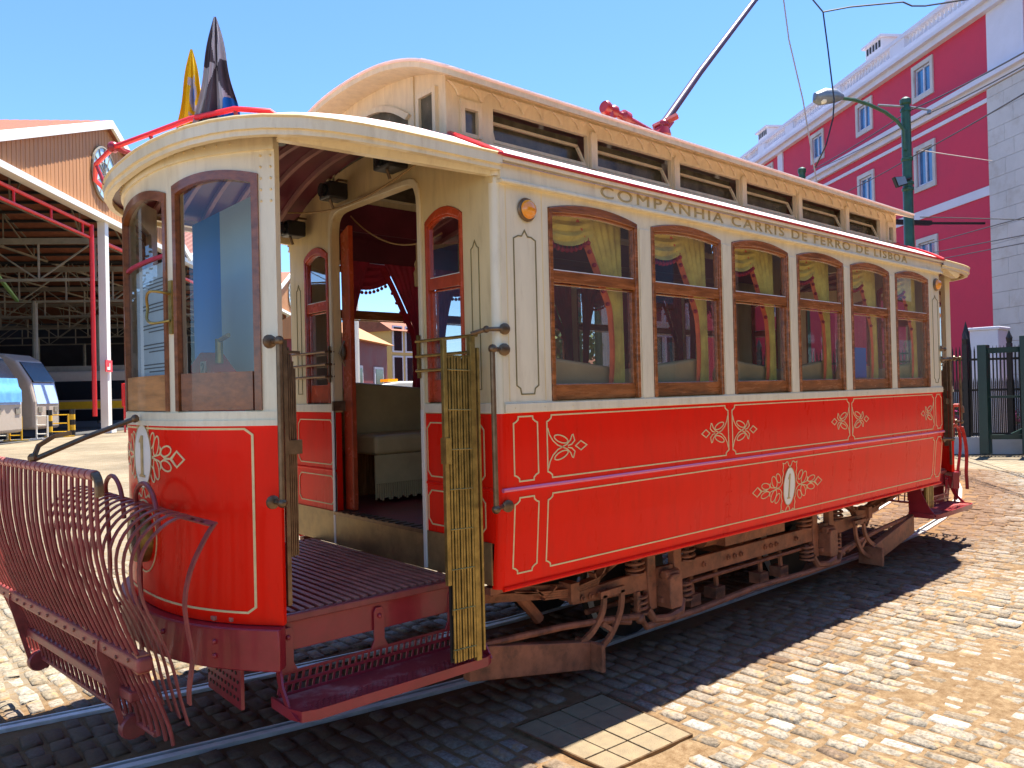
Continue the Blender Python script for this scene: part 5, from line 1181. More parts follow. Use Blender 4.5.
for c in cols+[-5., -10]:
    for z0, z1 in rows3:
        b = MB(); h = .72
        for q in (([(c-h, z0), (c-.55, z0), (c-.55, z1), (c-h, z1)]), ([(c+.55, z0), (c+h, z0), (c+h, z1), (c+.55, z1)]), ([(c-.55, z0), (c+.55, z0), (c+.55, z0+.22), (c-.55, z0+.22)]), ([(c-.55, z1-.2), (c+.55, z1-.2), (c+.55, z1), (c-.55, z1)])): b.prism(q, PW, -.07, .12)
        wn = b.build('window', 'bstone', bl)
        b = MB()
        for q in ([(c-.55, z0+.22), (c-.50, z0+.22), (c-.50, z1-.2), (c-.55, z1-.2)], [(c+.50, z0+.22), (c+.55, z0+.22), (c+.55, z1-.2), (c+.50, z1-.2)], [(c-.035, z0+.22), (c+.035, z0+.22), (c+.035, z1-.2), (c-.035, z1-.2)], [(c-.50, z0+.22), (c+.50, z0+.22), (c+.50, z0+.30), (c-.50, z0+.30)], [(c-.50, z1-.28), (c+.50, z1-.28), (c+.50, z1-.2), (c-.50, z1-.2)]): b.prism(q, PW, .03, .09)
        b.build('casement', 'bframe', wn)
        b = MB(); b.prism([(c-.5, z0+.25), (c+.5, z0+.25), (c+.5, z1-.23), (c-.5, z1-.23)], PW, .095, .11); b.build('pane', 'bblue', wn)
# balustrade sections
seg_ = [(-13, -7), (-6.3, -1.2), (-.3, 4.9), (6.0, 10.4), (11.6, 15.7), (16.7, 19.6), (20.6, 22.7)]
for a, c in seg_:
    b = MB(); n = int((c-a)/.27)
    for i in range(n):
        s = a+.14+i*(c-a-.1)/n; b.lathe(PW(s, 16.62, .18), (0, 0, 1), [(.085, 0), (.05, .06), (.095, .22), (.05, .42), (.08, .50)], 8)
    b.build('balusters', 'bwhite', bl, smooth=True)
prev = -14
for a, c in seg_+[(23.35, 24)]:
    b = MB(); b.prism([(prev, 16.62), (a, 16.62), (a, 17.12), (prev, 17.12)], PW, 0, .36); b.build('parapet_pier', 'bwhite', bl); prev = c
b = MB(); b.prism([(-14, 17.12), (23.4, 17.12), (23.4, 17.30), (-14, 17.30)], PW, -.05, .40); b.build('coping', 'bwhite', bl)
for s in (8.6, 21.6):
    b = MB(); b.prism([(s-.7, 17.0), (s+.7, 17.0), (s+.7, 18.5), (s-.7, 18.5)], PW, .8, 1.9); ch = b.build('chimney', 'bwhite', bl)
    b = MB(); b.prism([(s-.85, 18.5), (s+.85, 18.5), (s+.85, 18.62), (s-.85, 18.62)], PW, .65, 2.05); b.build('chimney_cap', 'bwhite', ch)
    b = MB()
    for k in range(5): b.prism([(s-.6+k*.26, 18.1), (s-.47+k*.26, 18.1), (s-.47+k*.26, 18.42), (s-.6+k*.26, 18.42)], PW, .77, .8)
    b.build('chimney_vents', 'dark', ch)
b = MB(); b.bar(PW(.02, 8.05-.35, -.1), PW(.2, 7.75, -3.0), .08, .08); b.bar(PW(.2, 7.75, -2.2), PW(.25, 7.82, -3.9), .22, .16); b.build('wall_street_light', 'dark', bl)
# far ground-floor: white building part seen over the street at the right, parked low wall
# --- iron fence and sliding gate at the right
FA, FB = C0+RT*(19*(760-512)/780)+FW*19, C0+RT*(17*(1150-512)/780)+FW*17
fd = (FB-FA).normalized(); flen = (FB-FA).length
fe = thing('iron_fence', 'dark iron railing fence with pointed bars along the yard behind the tram', 'fence', tuple(FA))
npan = 9
for k in range(npan):
    a = FA+fd*(flen*k/npan); c = FA+fd*(flen*(k+1)/npan); b = MB()
    for z in (.45, 1.45, 2.15): b.bar((a.x, a.y, z), (c.x, c.y, z), .04, .05)
    n = 12
    for i in range(n):
        p = a+(c-a)*((i+.5)/n); b.tube([(p.x, p.y, .38), (p.x, p.y, 2.34), (p.x, p.y, 2.46)], [.017, .017, .002], 6)
    for i in range(n*1):
        p = a+(c-a)*((i+0.0)/n); b.tube([(p.x, p.y, .38), (p.x, p.y, 1.62), (p.x, p.y, 1.72)], [.013, .013, .002], 6)
    b.build('fence_panel', 'dark', fe)
for k in range(npan+1):
    p = FA+fd*(flen*k/npan); b = MB(); b.box(p.x-.05, p.x+.05, p.y-.05, p.y+.05, .3, 2.5); b.tube([(p.x, p.y, 2.5), (p.x, p.y, 2.62), (p.x, p.y, 2.8)], [.05, .07, .004], 8); b.build('post', 'dark', fe)
b = MB(); b.bar((FA.x, FA.y, .19), (FB.x, FB.y, .19), .35, .38)
tag(b.build('low_wall', 'bstone', None), 'low stone kerb wall under the iron railing fence', 'wall')
gf = -FW; g0 = C0+RT*(17.2*(984-512)/780)+FW*17.2
gt = thing('sliding_gate', 'dark green steel sliding gate in front of the iron fence at the right', 'gate', tuple(g0))
g1 = g0+fd*4.2
b = MB(); b.bar((g0.x, g0.y, 2.32), (g1.x, g1.y, 2.38), .10, .12); b.bar((g0.x, g0.y, .42), (g1.x, g1.y, .42), .08, .10); b.bar((g0.x, g0.y, 1.3), (g1.x, g1.y, 1.3), .04, .05); b.build('rail', 'gate', gt)
for q, w_, h_ in ((0, .28, 2.45), (.85, .42, 2.62), (4.2, .15, 2.4)):
    p = g0+fd*q; b = MB(); b.box(p.x-w_*.45, p.x+w_*.45, p.y-.09, p.y+.09, .05, h_); b.build('post', 'gate', gt, bevel=.01)
b = MB(); p = g0+fd*.4; p2 = g0+fd*2.2; b.bar((p.x, p.y, .4), (p2.x, p2.y, 1.3), .06, .08); b.build('brace', 'gate', gt)
b = MB()
for i in range(22):
    p = g0+fd*(.95+i*.15); b.tube([(p.x, p.y, .42), (p.x, p.y, 2.62), (p.x, p.y, 2.78)], [.016, .016, .002], 6)
b.build('bars', 'gate', gt)
p = C0+RT*(21*(990-512)/780)+FW*21
b = MB(); b.box(p.x-.4, p.x+.4, p.y-.34, p.y+.34, 0, 3.0); b.box(p.x-.45, p.x+.45, p.y-.39, p.y+.39, 3.0, 3.08)
tag(b.build('kiosk', 'bwhite', None, bevel=.02), 'pale grey service kiosk behind the railing fence', 'kiosk')
p = C0+RT*(18.2*(967-512)/780)+FW*18.2
b = MB(); 
for k in range(1): b.tube([(p.x, p.y, 0), (p.x, p.y, 2.4), (p.x, p.y, 2.75), (p.x, p.y, 3.05)], [.09, .10, .08, .005], 10)
tag(b.build('spear_post', 'dark', None, smooth=True), 'thick dark spear topped post beside the fence', 'post')
# flowering bush behind the fence
def bush(name, c, r, n, mats, label, cat='bush', group=None, hz=1.0, seed=1, ls=.09, trunk=None):
    R_ = random.Random(seed); t = thing(name, label, cat, (c[0], c[1], 0), group)
    cl = [(Vector((R_.gauss(0, .45), R_.gauss(0, .45), R_.gauss(0, .40)*hz))*r, R_.uniform(.25, .5)*r) for _ in range(12)]
    for mi, mm in enumerate(mats):
        b = MB()
        for i in range(n//len(mats)):
            q, rr = cl[R_.randrange(12)]; v = Vector((R_.gauss(0, 1), R_.gauss(0, 1), R_.gauss(0, 1))).normalized()*rr*R_.uniform(.5, 1.05)
            p = Vector(c)+q+v; a = Vector((R_.gauss(0, 1), R_.gauss(0, 1), R_.gauss(0, 1))).normalized(); e = a.orthogonal().normalized(); g = a.cross(e)
            s = ls*R_.uniform(.6, 1.4); b.add([p-e*s, p+g*s*.5, p+e*s, p-g*s*.5], [(0, 1, 2, 3)])
        b.build('foliage', mm, t)
    b = MB(); h = c[2]; tr = trunk or r*.06
    b.tube([(c[0], c[1], 0), (c[0]+.03, c[1], h*.5), (c[0], c[1]+.05, h)], [tr, tr*.75, tr*.4], 8)
    for k in range(5): a = k*1.3; b.tube([(c[0], c[1], h*.6), (c[0]+math.cos(a)*r*.5, c[1]+math.sin(a)*r*.5, h+r*.3*math.sin(k))], [tr*.5, tr*.15], 6)
    b.build('trunk', 'bark', t); return t
M['flower'] = mat('magenta_blossom', (.55, .03, .25), .8, var=.3)
p = C0+RT*(22*(982-512)/780)+FW*22; bush('flowering_bush', (p.x, p.y, .75), .7, 900, ['leaf', 'flower'], 'magenta flowering bush glimpsed through the railings')
# --- lamp posts
def px(u, v, d):   # world point at depth d along the view for an angular direction
    r_ = fwd+r2*((u-512)/F)-u2*((v-384)/F); return CAM+r_*d
lp = px(911, 300, 19.5)
L1 = thing('green_lamp_post', 'dark green tram line pole carrying a curved street lamp arm and a floodlight', 'lamp post', (lp.x, lp.y, 0))
b = MB(); zt = px(911, 97, 19.5).z; b.tube([(lp.x, lp.y, 0), (lp.x, lp.y, 1.2), (lp.x, lp.y, 1.25), (lp.x, lp.y, zt-.35)], [.17, .17, .135, .11], 14); b.lathe((lp.x, lp.y, zt-.35), (0, 0, 1), [(.13, 0), (.13, .06), (.10, .1), (.10, .16), (.135, .20), (.135, .30), (.05, .36)], 14)
for z in (zt-1.6, zt-2.2, zt-2.35): b.lathe((lp.x, lp.y, z), (0, 0, 1), [(.12, 0), (.14, .02), (.14, .08), (.12, .1)], 12)
b.build('pole', 'green', L1, smooth=True)
b = MB(); ap = [px(u, v, 19.4) for u, v in ((905, 150), (904, 130), (897, 121), (885, 112), (870, 105), (855, 100), (841, 98))]; b.tube(ap, .045, 8); b.build('arm', 'green', L1, smooth=True)
b = MB(); hp = [px(u, v, 19.4) for u, v in ((843, 97), (835, 96), (825, 96.5), (817, 99), (814.5, 102))]; b.tube(hp, [.07, .17, .20, .17, .06], 12); hd = b.build('lamp_head', 'lamp', L1, smooth=True)
b = MB(); b.ball(px(823, 101, 19.35), .11, 10, (1, 1, .7)); b.build('lens', 'white', hd, smooth=True)
b = MB(); b.tube([px(878, 105, 19.5), px(911, 107, 19.5), px(929, 110, 19.5)], .028, 6); b.tube([px(929, 110, 19.5), px(929, 114, 19.5)], .05, 6); b.build('cross_arm', 'lamp', L1)
b = MB(); q = px(901, 180, 19.2); e1 = (px(894, 177, 19.2), px(905, 176, 19.2), px(908, 184, 19.2), px(898, 187, 19.2)); bk_ = [v+FW*.12 for v in e1]; b.hex(list(e1)+bk_); b.tube([px(905, 180, 19.3), px(911, 178, 19.4)], .03, 6); fl_ = b.build('floodlight', 'dark', L1)
b = MB(); e2 = [v*.85+q*.15-FW*.02 for v in e1]; b.hex([v-FW*.01 for v in e2]+[v for v in e2]); b.build('floodlight_glass', 'lamp', fl_)
lp2 = px(804, 250, 27); zt2 = px(804, 166, 27).z
L2 = thing('green_wire_pole', 'far green tram wire pole whose top just shows above the tram roof', 'pole', (lp2.x, lp2.y, 0))
b = MB(); b.tube([(lp2.x, lp2.y, 0), (lp2.x, lp2.y, zt2-.4)], [.17, .11], 12); b.lathe((lp2.x, lp2.y, zt2-.4), (0, 0, 1), [(.13, 0), (.10, .1), (.14, .2), (.14, .3), (.05, .36)], 12); b.build('pole', 'green', L2, smooth=True)
for i, (u, lb_) in enumerate(((579, 'nearer'), (600, 'farther'))):
    p = px(u, 400, 24+i*5); tp_ = thing('green_wire_pole', 'green pole seen through the first saloon window, %s of the pair' % ('left' if i == 0 else 'right'), 'pole', (p.x, p.y, 0)); b = MB(); b.tube([(p.x, p.y, 0), (p.x, p.y, 7.0)], [.17, .11], 12); b.build('pole', 'green', tp_); b = MB(); b.lathe((p.x, p.y, 7.0), (0, 0, 1), [(.13, 0), (.14, .2), (.05, .3)], 10); b.build('finial', 'green', tp_)
# --- overhead wires
def wire(pts, r, label, m='wire', sag=0):
    P_ = []
    for a, c in zip(pts[:-1], pts[1:]):
        a = Vector(a); c = Vector(c)
        for i in range(8):
            t = i/8; q = a.lerp(c, t); q.z -= sag*4*t*(1-t); P_.append(q)
    P_.append(Vector(pts[-1])); b = MB(); b.tube(P_, r, 5)
    return tag(b.build('overhead_wire', m, None), label, 'wire', None)
wire([px(781, -20, 12), px(789, 40, 12), px(803, 100, 12), px(817, 184, 12)], .011, 'thin pale trolley rope descending just left of the street lamp head', 'wirel')
wire([px(808, -6, 14), px(823, 12, 14), px(828, 50, 14), px(834, 100, 14), px(833, 118, 14), px(826, 145, 14), px(815, 168, 15)], .014, 'dark vertical span wire passing the street lamp head')
wire([px(823, 12, 14), px(850, 7, 14.2), px(903, 2, 14.5), px(912, 6, 14.5), px(925, 6, 14.6), px(1040, -12, 15)], .016, 'dark wire with an insulator leaving the span wire towards the top right corner')
wire([px(812, 170, 30), px(911, 110, 19.6), px(1060, 32, 12)], .016, 'upper dark contact wire from the far pole past the lamp post cap', sag=.05)
wire([px(820, 168, 30), px(925, 115, 19.6), px(1060, 45, 12)], .014, 'second dark contact wire just below the upper one near the lamp post', sag=.05)
wire([px(838, 196, 26), px(910, 158, 19.6), px(1060, 72, 12)], .014, 'dark wire crossing the upper windows of the red building to the quoin', sag=.03)
wire([px(919, 150, 19.5), px(951, 155, 20), px(992, 161, 24)], .014, 'short pale wire from lamp post to the stone quoin', 'wirel')
wire([px(920, 217, 19.5), px(1040, 220, 17)], .012, 'near level thin wire across the white floor band of the red building')
wire([px(905, 250, 24), px(1040, 213, 14)], .012, 'thin rising wire below the floor band, upper of three')
wire([px(905, 258, 24), px(1040, 232, 14)], .012, 'thin rising wire below the floor band, middle of three')
wire([px(925, 262, 24), px(1040, 240, 14)], .012, 'thin rising wire below the floor band, lowest of three')
for u, v in ((852, 151), (828, 158.5)):
    pass
# --- depot
DO = C0+RT*(-20.0)+FW*30.5; DD = (FW*.9957-RT*.0912).normalized(); DI = Vector((-DD.y, DD.x, 0))     # DI points into the shed
def PG(t, z, d): p = DO+DD*t+DI*d; return Vector((p.x, p.y, z))
dep = thing('tram_depot', 'large open tram depot with orange boarded gable, round window and clay tile roof', 'depot', tuple(DO))
TP, HWD, ZE, ZP = 10.3, 12.6, 11.2, 15.95
gz = lambda t, tp: ZP-.385*abs(t-tp)
for k in (-1, 0, 1, 2):
    tp = TP+k*2*HWD; lo, hi = tp-HWD, tp+HWD
    b = MB(); b.prism([(lo, ZE), (hi, ZE), (hi, gz(hi, tp)-.0), (tp, ZP), (lo, gz(lo, tp))], PG, 0, .25)
    b.build('gable_wall', 'dorange', dep)
    b = MB()
    for i in range(70):
        t = lo+.18+i*(2*HWD-.2)/70; b.prism([(t, ZE), (t+.13, ZE), (t+.13, gz(t+.06, tp)-.1), (t, gz(t+.06, tp)-.1)], PG, -.014, 0)
    b.build('cladding_boards', 'dorange', dep)
    for s in (-1, 1):
        e = tp+s*HWD; b = MB()
        b.hex([PG(tp, ZP-.02, -.35), PG(e, gz(e, tp)-.02, -.35), PG(e, gz(e, tp)-.02, -.21), PG(tp, ZP-.02, -.21), PG(tp, ZP+.40, -.35), PG(e, gz(e, tp)+.40, -.35), PG(e, gz(e, tp)+.40, -.21), PG(tp, ZP+.40, -.21)]); b.build('bargeboard', 'dwhite', dep)
        b = MB(); b.hex([PG(tp, ZP+.05, -.21), PG(e, gz(e, tp)+.05, -.21), PG(e, gz(e, tp)+.05, 42), PG(tp, ZP+.05, 42), PG(tp, ZP+.20, -.21), PG(e, gz(e, tp)+.20, -.21), PG(e, gz(e, tp)+.20, 42), PG(tp, ZP+.20, 42)]); rf = b.build('roof', 'dtile', dep)
        if k in (-1, 0, 1):
            b = MB()
            for i in range(60):
                d = -.1+i*.5; b.tube([PG(tp, ZP+.24, d), PG(e, gz(e, tp)+.24, d)], .19, 6)
            b.build('roof_tiles', 'dtile', rf)
    b = MB(); b.prism([(lo, ZE-.28), (hi, ZE-.28), (hi, ZE), (lo, ZE)], PG, -.22, .3); b.build('eaves_beam', 'dwhite', dep)
    c = PG(tp-.55, 13.35, -.05); b = MB(); b.lathe(c, -DI, [(1.42, 0), (1.42, .08), (1.34, .10), (1.30, .02)], 32); rw = b.build('round_window', 'dgrey', dep)
    b = MB(); b.lathe(c, -DI, [(1.31, 0), (1.31, .05)], 32); b.build('pane', 'paleblue', rw)
    b = MB()
    for q in range(6):
        a = q*PI/6; b.bar(c-DI*.07+DD*math.cos(a)*1.3+Vector((0, 0, math.sin(a)*1.3)), c-DI*.07-DD*math.cos(a)*1.3-Vector((0, 0, math.sin(a)*1.3)), .05, .05)
    b.tube([c-DI*.07+DD*math.cos(a)*.6+Vector((0, 0, math.sin(a)*.6)) for a in np.linspace(0, 2*PI, 25)], .025, 5); b.build('glazing_bar', 'dgrey', rw)
for t in (9.98, 34.7, 59.5, -15.6):
    b = MB(); b.prism([(t-.22, 0), (t+.22, 0), (t+.22, ZE-.28), (t-.22, ZE-.28)], PG, -.05, .32); b.prism([(t-.4, 0), (t+.4, 0), (t+.4, .18), (t-.4, .18)], PG, -.2, .5); b.build('column', 'dwhite', dep)
b = MB(); b.tube([PG(8.55, .9, .1), PG(8.55, 10.5, .1)], .11, 8); b.tube([PG(-16, 10.45, .15), PG(8.7, 10.45, .15)], .085, 8); b.tube([PG(-16, 9.85, .15), PG(8.7, 9.85, .15)], .075, 8)
for t in np.arange(-14, 9, 3.1): b.tube([PG(float(t), 9.85, .15), PG(float(t), 10.45, .15)], .055, 6)
b.tube([PG(10.2, 9.9, .15), PG(34, 9.9, .15)], .10, 8); b.build('red_gantry', 'dred', dep)
for gi, t in enumerate((9.9, 19., 28., 38., 48., 58.)):    # lattice girders running into the shed
    b = MB(); zt_, zb_ = 9.95, 7.95
    for z, w_ in ((zt_, .30), (zb_, .14)): b.bar(PG(t, z, .3), PG(t, z, 40), .16, w_)
    for i in range(14):
        d = .5+i*2.8; b.bar(PG(t, zb_, d), PG(t, zt_, d), .10, .10)
        if i % 2: b.bar(PG(t, zb_, d), PG(t, zt_, d+2.8), .07, .07)
        else: b.bar(PG(t, zt_, d), PG(t, zb_, d+2.8), .07, .07)
    b.build('lattice_girder', 'dgrey', dep)
    if gi:
        for d in (8, 22, 36): b = MB(); b.tube([PG(t, 0, d), PG(t, 8, d)], .16, 8); b.build('column', 'dgrey', dep)
b = MB()
for k in range(3, 40, 6):   # cross trusses under the roof
    for kk in (0, 1, 2):
        tp = TP+kk*2*HWD; b.bar(PG(tp-HWD, 11.1, k), PG(tp+HWD, 11.1, k), .12, .12); b.bar(PG(tp-HWD, 11.2, k), PG(tp, 15.9, k), .10, .10); b.bar(PG(tp+HWD, 11.2, k), PG(tp, 15.9, k), .10, .10)
        for i in range(-3, 4):
            if i: zz = 15.9-.385*abs(i)*3.6; b.bar(PG(tp+i*3.6, 11.1, k), PG(tp+i*3.6, zz, k), .08, .08); b.bar(PG(tp+i*3.6, 11.1, k), PG(tp+(i-np.sign(i))*3.6, zz+1.3, k), .07, .07)
b.build('roof_trusses', 'dgrey', dep)
b = MB()
for kk in (0, 1):
    tp = TP+kk*2*HWD
    for s in (-1, 1):
        for i in range(14):
            t = tp+s*(.6+i*.92); b.bar(PG(t, gz(t, tp)-.06, .3), PG(t, gz(t, tp)-.06, 40), .14, .14)
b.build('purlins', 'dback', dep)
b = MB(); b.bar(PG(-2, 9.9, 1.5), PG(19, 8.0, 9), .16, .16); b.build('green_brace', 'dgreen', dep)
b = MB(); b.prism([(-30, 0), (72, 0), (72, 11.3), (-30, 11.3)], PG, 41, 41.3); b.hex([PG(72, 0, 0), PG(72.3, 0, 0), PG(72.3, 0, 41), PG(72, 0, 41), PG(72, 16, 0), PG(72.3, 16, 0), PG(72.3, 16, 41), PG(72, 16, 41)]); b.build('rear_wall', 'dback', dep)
b = MB(); vs = [PG(-40, .012, .6), PG(75, .012, .6), PG(75, .012, 41), PG(-40, .012, 41)]; b.add(vs, [(0, 1, 2, 3)]); struct(b.build('depot_floor', 'concrete', None))
b = MB(); c = [PG(8.7, .9, -.7), PG(9.9, .9, -.7)]
# red hose cabinet, sign
p = PG(10.2, 0, -.9); t = thing('hose_cabinet', 'bright red fire hose cabinet on a post beside the white depot column', 'cabinet', tuple(p))
b = MB(); b.box(p.x-.30, p.x+.30, p.y-.15, p.y+.15, 1.35, 2.55); bx = b.build('body', 'dred', t, bevel=.02); b = MB(); b.tube([(p.x-.2, p.y, 0), (p.x-.2, p.y, 1.4)], .05, 8); b.build('leg', 'dred', t); b = MB(); b.box(p.x+.08, p.x+.22, p.y-.157, p.y-.152, 2.0, 2.2); b.build('label_plate', 'white', bx)
p = PG(9.54, 0, -.12); b = MB(); b.hex([PG(9.3, 3.15, -.16), PG(10.1, 3.15, -.16), PG(10.1, 3.15, -.12), PG(9.3, 3.15, -.12), PG(9.3, 3.75, -.16), PG(10.1, 3.75, -.16), PG(10.1, 3.75, -.12), PG(9.3, 3.75, -.12)]); sg_ = b.build('fire_sign', 'dred', None); tag(sg_, 'small red fire point sign with white symbol on the depot column', 'sign')
b = MB(); b.prism([(9.45, 3.25), (9.8, 3.25), (9.8, 3.6), (9.72, 3.6), (9.72, 3.4), (9.45, 3.4)], lambda a, z, d: PG(a, z, d), -.175, -.163); o_ = b.build('symbol', 'white', sg_)
# modern trams inside
def moderntram(root, t0, d0, nose=True):
    Pm = lambda u, z, d: PG(t0+d, z, d0+u)   # u runs into the shed
    prof = [(0.0, .4), (0.0, 1.7), (.22, 2.7), (.8, 3.65), (1.3, 3.95), (2.4, 4.08), (18, 4.08), (18, .4)]
    b = MB(); b.prism(prof, Pm, -1.2, 1.2); bd = b.build('body', 'tbeige', root, bevel=.14, seg=3)
    b = MB(); b.prism([(.16, 2.62), (.22, 2.72), (.76, 3.58), (.84, 3.58), (.5, 2.62)], lambda u, z, d: Pm(u-.05, z, d), -1.0, 1.0); b.build('windscreen', 'tglass', root)
    b = MB(); b.prism([(1.0, 1.85), (3.0, 1.85), (3.0, 3.35), (1.5, 3.35)], Pm, -1.215, -1.20); b.prism([(3.7, 1.85), (17, 1.85), (17, 3.3), (3.7, 3.3)], Pm, -1.215, -1.2); b.build('side_window', 'tglass', root)
    b = MB(); b.prism([(-.03, 1.6), (.12, 1.6), (.26, 2.58), (.16, 2.58)], Pm, -1.0, 1.0); b.build('front_panel', 'panelblue', root)
    b = MB(); b.prism([(3.3, 1.0), (18, 1.0), (18, 1.6), (3.3, 1.6)], Pm, -1.212, -1.2); b.build('yellow_stripe', 'yellow', root)
    b = MB(); b.prism([(2.6, 4.08), (2.8, 4.35), (6, 4.35), (6.2, 4.08)], Pm, -.8, .8); b.build('roof_unit', 'dgrey', root, bevel=.04)
    b = MB()
    for s in (-.75, .75): b.prism([(-.04, 1.2), (.02, 1.2), (.02, 1.45), (-.04, 1.45)], Pm, s-.18, s+.18)
    b.build('headlight', 'dgrey', root)
m1 = thing('modern_tram', 'modern pale tram in the depot with blue printed front panel', 'tram', tuple(PG(7.3, 0, 1.6))); moderntram(m1, 7.0, 1.6)
m2 = thing('modern_tram', 'modern pale tram with a blue cover over its front at the left edge', 'tram', tuple(PG(3.3, 0, .8))); moderntram(m2, 2.2, .9)
b = MB(); Pm = lambda u, z, d: PG(2.2+d, z, .9+u)
b.grid([[Pm(-.10+.0*j+.03*math.sin(i*2)+(.02+.17*(j/6))*(1 if j > 3 else .2), 1.7+j*.17, -1.0+i*.2) for j in range(7)] for i in range(11)])
tag(b.build('blue_cover', 'blue', None, smooth=True), 'crumpled blue plastic cover hung on the front of the left parked tram', 'cover')
m3 = thing('parked_tram', 'pale tram with yellow band standing side on deep in the dark depot', 'tram', tuple(PG(20, 0, 6)))
Pm = lambda u, z, d: PG(19+d, z, -.5+u)
b = MB(); b.prism([(.2, .5), (17, .5), (17, 3.5), (.8, 3.5), (.2, 2.8)], Pm, -1.2, 1.2); b.build('body', 'tbeige', m3, bevel=.1)
b = MB(); b.prism([(.8, 1.75), (16.5, 1.75), (16.5, 2.9), (.8, 2.9)], Pm, -1.22, -1.2); b.build('side_window', 'tglass', m3)
b = MB(); b.prism([(.2, 1.2), (17, 1.2), (17, 1.65), (.2, 1.65)], Pm, -1.22, -1.2); b.build('yellow_stripe', 'yellow', m3)
b = MB(); b.prism([(.2, .45), (17, .45), (17, 1.15), (.2, 1.15)], Pm, -1.22, -1.2); b.build('dark_skirt', 'tglass', m3)
b = MB(); b.prism([(1.5, 3.5), (14, 3.5), (14, 3.85), (1.5, 3.85)], Pm, -.9, .9); b.build('roof_unit', 'dgrey', m3)
# bollards and barriers in the yard
def bollard(u, d, label):
    p = px(u, 400, d); t = thing('striped_bollard', label, 'bollard', (p.x, p.y, 0), 'striped bollards before the depot'); h = 1.3
    for k in range(5):
        b = MB(); b.tube([(p.x, p.y, k*h/5), (p.x, p.y, (k+1)*h/5)], .13, 12); b.build('band', ('black', 'yellow')[k % 2 if k else 0] if k != 4 else 'black', t)
bollard(49, 36.5, 'yellow and black bollard before the depot, left of the pair'); bollard(72, 38.5, 'yellow and black bollard before the depot, right of the pair')
def barrier(u0, u1, d, m, label):
    a = px(u0, 400, d); c = px(u1, 400, d); t = thing('crowd_barrier', label, 'barrier', (a.x, a.y, 0), 'yard barriers before the depot')
    b = MB(); 
    for z in (1.05, .25, .65): b.tube([(a.x, a.y, z), (c.x, c.y, z)], .03, 6)
    b.build('rail', m, t)
    for q in (a, c): b = MB(); b.tube([(q.x, q.y, 0), (q.x, q.y, 1.08)], .04, 6); b.box(q.x-.25, q.x+.25, q.y-.05, q.y+.05, 0, .06); b.build('leg', m, t)
barrier(-4, 7, 34, 'dwhite', 'white tubular barrier at the far left edge'); barrier(9, 21, 34, 'yellow', 'yellow tubular barrier nearest the left edge'); barrier(36, 47, 35, 'dwhite', 'white tubular barrier next to the bollards'); barrier(50, 68, 37, 'yellow', 'yellow tubular barrier standing between the two bollards')
# --- beyond the tram, seen through the windows
v0 = px(389, 384, 21)
van = thing('service_van', 'white and yellow service van seen through the tram doorway', 'van', (v0.x, v0.y, 0)); vr_ = (RT*.97+FW*.24).normalized(); vq = Vector((-vr_.y, vr_.x, 0))
Pv = lambda u, z, d: Vector((v0.x+vr_.x*u+vq.x*d, v0.y+vr_.y*u+vq.y*d, z))
b = MB(); b.prism([(-1.9, .35), (2.2, .35), (2.2, 1.25), (-1.0, 1.25), (-1.85, 1.05)], Pv, -.85, .85); b.build('lower_body', 'yellow', van, bevel=.05)
b = MB(); b.prism([(-1.0, 1.25), (2.2, 1.25), (2.18, 1.98), (.2, 2.0), (-.35, 1.92)], Pv, -.82, .82); b.build('upper_body', 'white', van, bevel=.05)
b = MB(); b.prism([(-.75, 1.3), (-.1, 1.3), (-.1, 1.82), (-.38, 1.8)], Pv, -.84, -.82); b.prism([(0, 1.3), (.7, 1.3), (.7, 1.82), (0, 1.82)], Pv, -.84, -.82); b.build('side_window', 'tglass', van)
for s in (-1.15, 1.45): b = MB(); b.lathe(Pv(s, .33, -.87), vq, [(.33, 0), (.33, .2)], 20); b.build('wheel', 'black', van)
b = MB(); b.box(v0.x-.15, v0.x+.15, v0.y-.2, v0.y+.2, 2.0, 2.08); b.build('roof_beacon', 'amber', van)
def block(name, u0, u1, d0, d1, h, m, label, wins=3, fl=3, roof='dtile', dp=3.5):
    a = px(u0, 400, d0); c = px(u1, 400, d1); a.z = c.z = 0; e = (c-a); Ln = e.length; e.normalize(); n = Vector((-e.y, e.x, 0)); n = n if n.dot(a-C0) > 0 else -n
    P_ = lambda s, z, d: Vector((a.x+e.x*s+n.x*d, a.y+e.y*s+n.y*d, z)); t = thing(name, label, 'building', tuple(a))
    b = MB(); b.prism([(0, 0), (Ln, 0), (Ln, h), (0, h)], P_, 0, dp); b.build('wall', m, t)
    b = MB(); b.hex([P_(-.2, h, -.3), P_(Ln+.2, h, -.3), P_(Ln+.2, h, dp+.3), P_(-.2, h, dp+.3), P_(0, h+1.0, dp*.45), P_(Ln, h+1.0, dp*.45), P_(Ln, h+1.0, dp*.55), P_(0, h+1.0, dp*.55)]); b.build('roof', roof, t)
    for i in range(wins):
        for j in range(fl):
            s = Ln*(i+.5)/wins; z = h*(j+.35)/fl; w_ = min(.55, Ln/wins*.3); b = MB(); b.prism([(s-w_-.12, z-.1), (s+w_+.12, z-.1), (s+w_+.12, z+1.5), (s-w_-.12, z+1.5)], P_, -.06, 0); wn = b.build('window', 'bframe', t)
            b = MB(); b.prism([(s-w_, z), (s+w_, z), (s+w_, z+1.4), (s-w_, z+1.4)], P_, -.08, -.06); b.build('pane', 'tglass', wn)
    return t
block('ochre_house', 392, 440, 46, 50, 5.4, 'yel_b', 'plain ochre rendered building seen through the tram doorway', 4, 3)
block('maroon_shed', 345, 388, 30, 36, 3.9, 'maroon_b', 'maroon gated shed with orange gable top seen through the tram doorway', 2, 1, 'dorange')
block('pale_house', 652, 700, 42, 46, 9, 'wh_b', 'pale grey rendered house seen through the second saloon window', 4, 4)
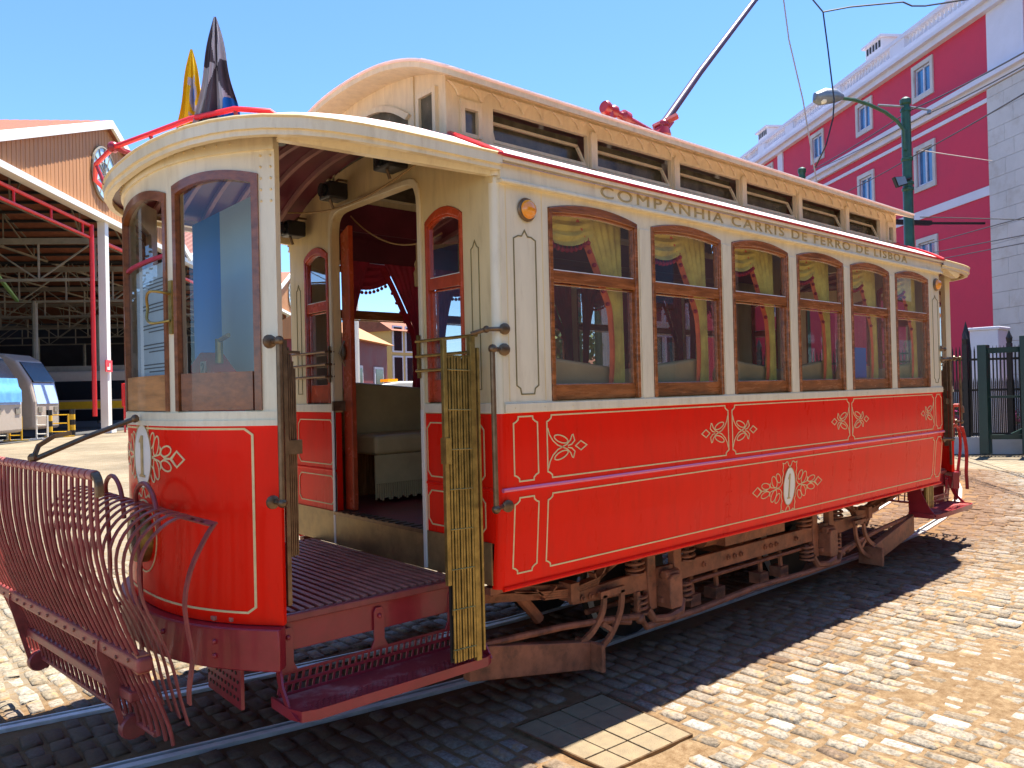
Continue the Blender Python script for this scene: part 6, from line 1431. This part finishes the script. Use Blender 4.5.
block('low_white_house', 560, 622, 90, 90, 4.5, 'wh_b', 'low white house on the horizon seen through the first saloon window', 5, 1)
block('rose_house', 715, 748, 50, 56, 10, 'bpink', 'rose pink house seen through the third saloon window', 3, 4)
b = MB(); p = px(357, 400, 26); b.tube([(p.x, p.y, 0), (p.x, p.y, 5.2)], .12, 8); 
tag(b.build('white_post', 'dwhite', None), 'white steel post in front of the maroon shed', 'post')
tr = px(548, 370, 30); bush('street_tree', (tr.x, tr.y, 3.0), 2.2, 5000, ['leaf', 'leafl'], 'leafy green tree seen at the left of the first saloon window', 'tree', seed=5, ls=.14, trunk=.18)
# hills on the horizon
b = MB(); G = []
for i in range(61):
    a = -1.3+2.2*i/60; R0 = 420; row = []
    for j in range(8):
        r_ = R0+j*35; h = 16*math.sin(j/7*PI)*(.5+.8*float(vnoise(np.array(i*.23), np.array(j*.2), 9)))*(1 if a < .9 else .6)
        row.append((C0.x+math.sin(YAW+a)*r_, C0.y+math.cos(YAW+a)*r_, h-.5))
    G.append(row)
b.grid(G); struct(b.build('hills', 'hill', None, smooth=True))

# --- blocks added unseen behind the camera for the panes and the paint to reflect
def slab(name, x0, x1, y0, y1, h, m, label, n):
    t = thing(name, label, 'building', (x0, y0, 0)); b = MB(); b.box(x0, x1, y0, y1, 0, h); b.build('wall', m, t)
    b = MB(); b.box(x0-.4, x1+.4, y0-.4, y1+.5, h, h+.35); b.build('roof', 'dtile', t)
    for i in range(n):
        for z in ([1.2, 5.2, 9.0] if h > 11 else [1.0, 4.6]) if i % 2 else ():
            x = x0+(x1-x0)*(i+.5)/n; b = MB(); b.box(x-1.0, x+1.0, y1, y1+.06, z, z+2.5); wn = b.build('window', 'wk', t); b = MB(); b.box(x-.85, x+.85, y1+.06, y1+.09, z+.15, z+2.35); b.build('pane', 'tglass', wn)
M['wk'] = mat('brown_grey_render_wall', (.085, .062, .05), .85, var=.25, scale=.5, dirt=.4)
slab('low_reflected_block', -6, 26, -24, -15, 8.6, 'wk', 'brown grey two storey block added unseen behind the viewpoint for panes to reflect', 9)
slab('tall_reflected_block', 29, 62, -26, -12, 13, 'wk', 'tall brown grey block added unseen behind the viewpoint for panes to reflect', 9)
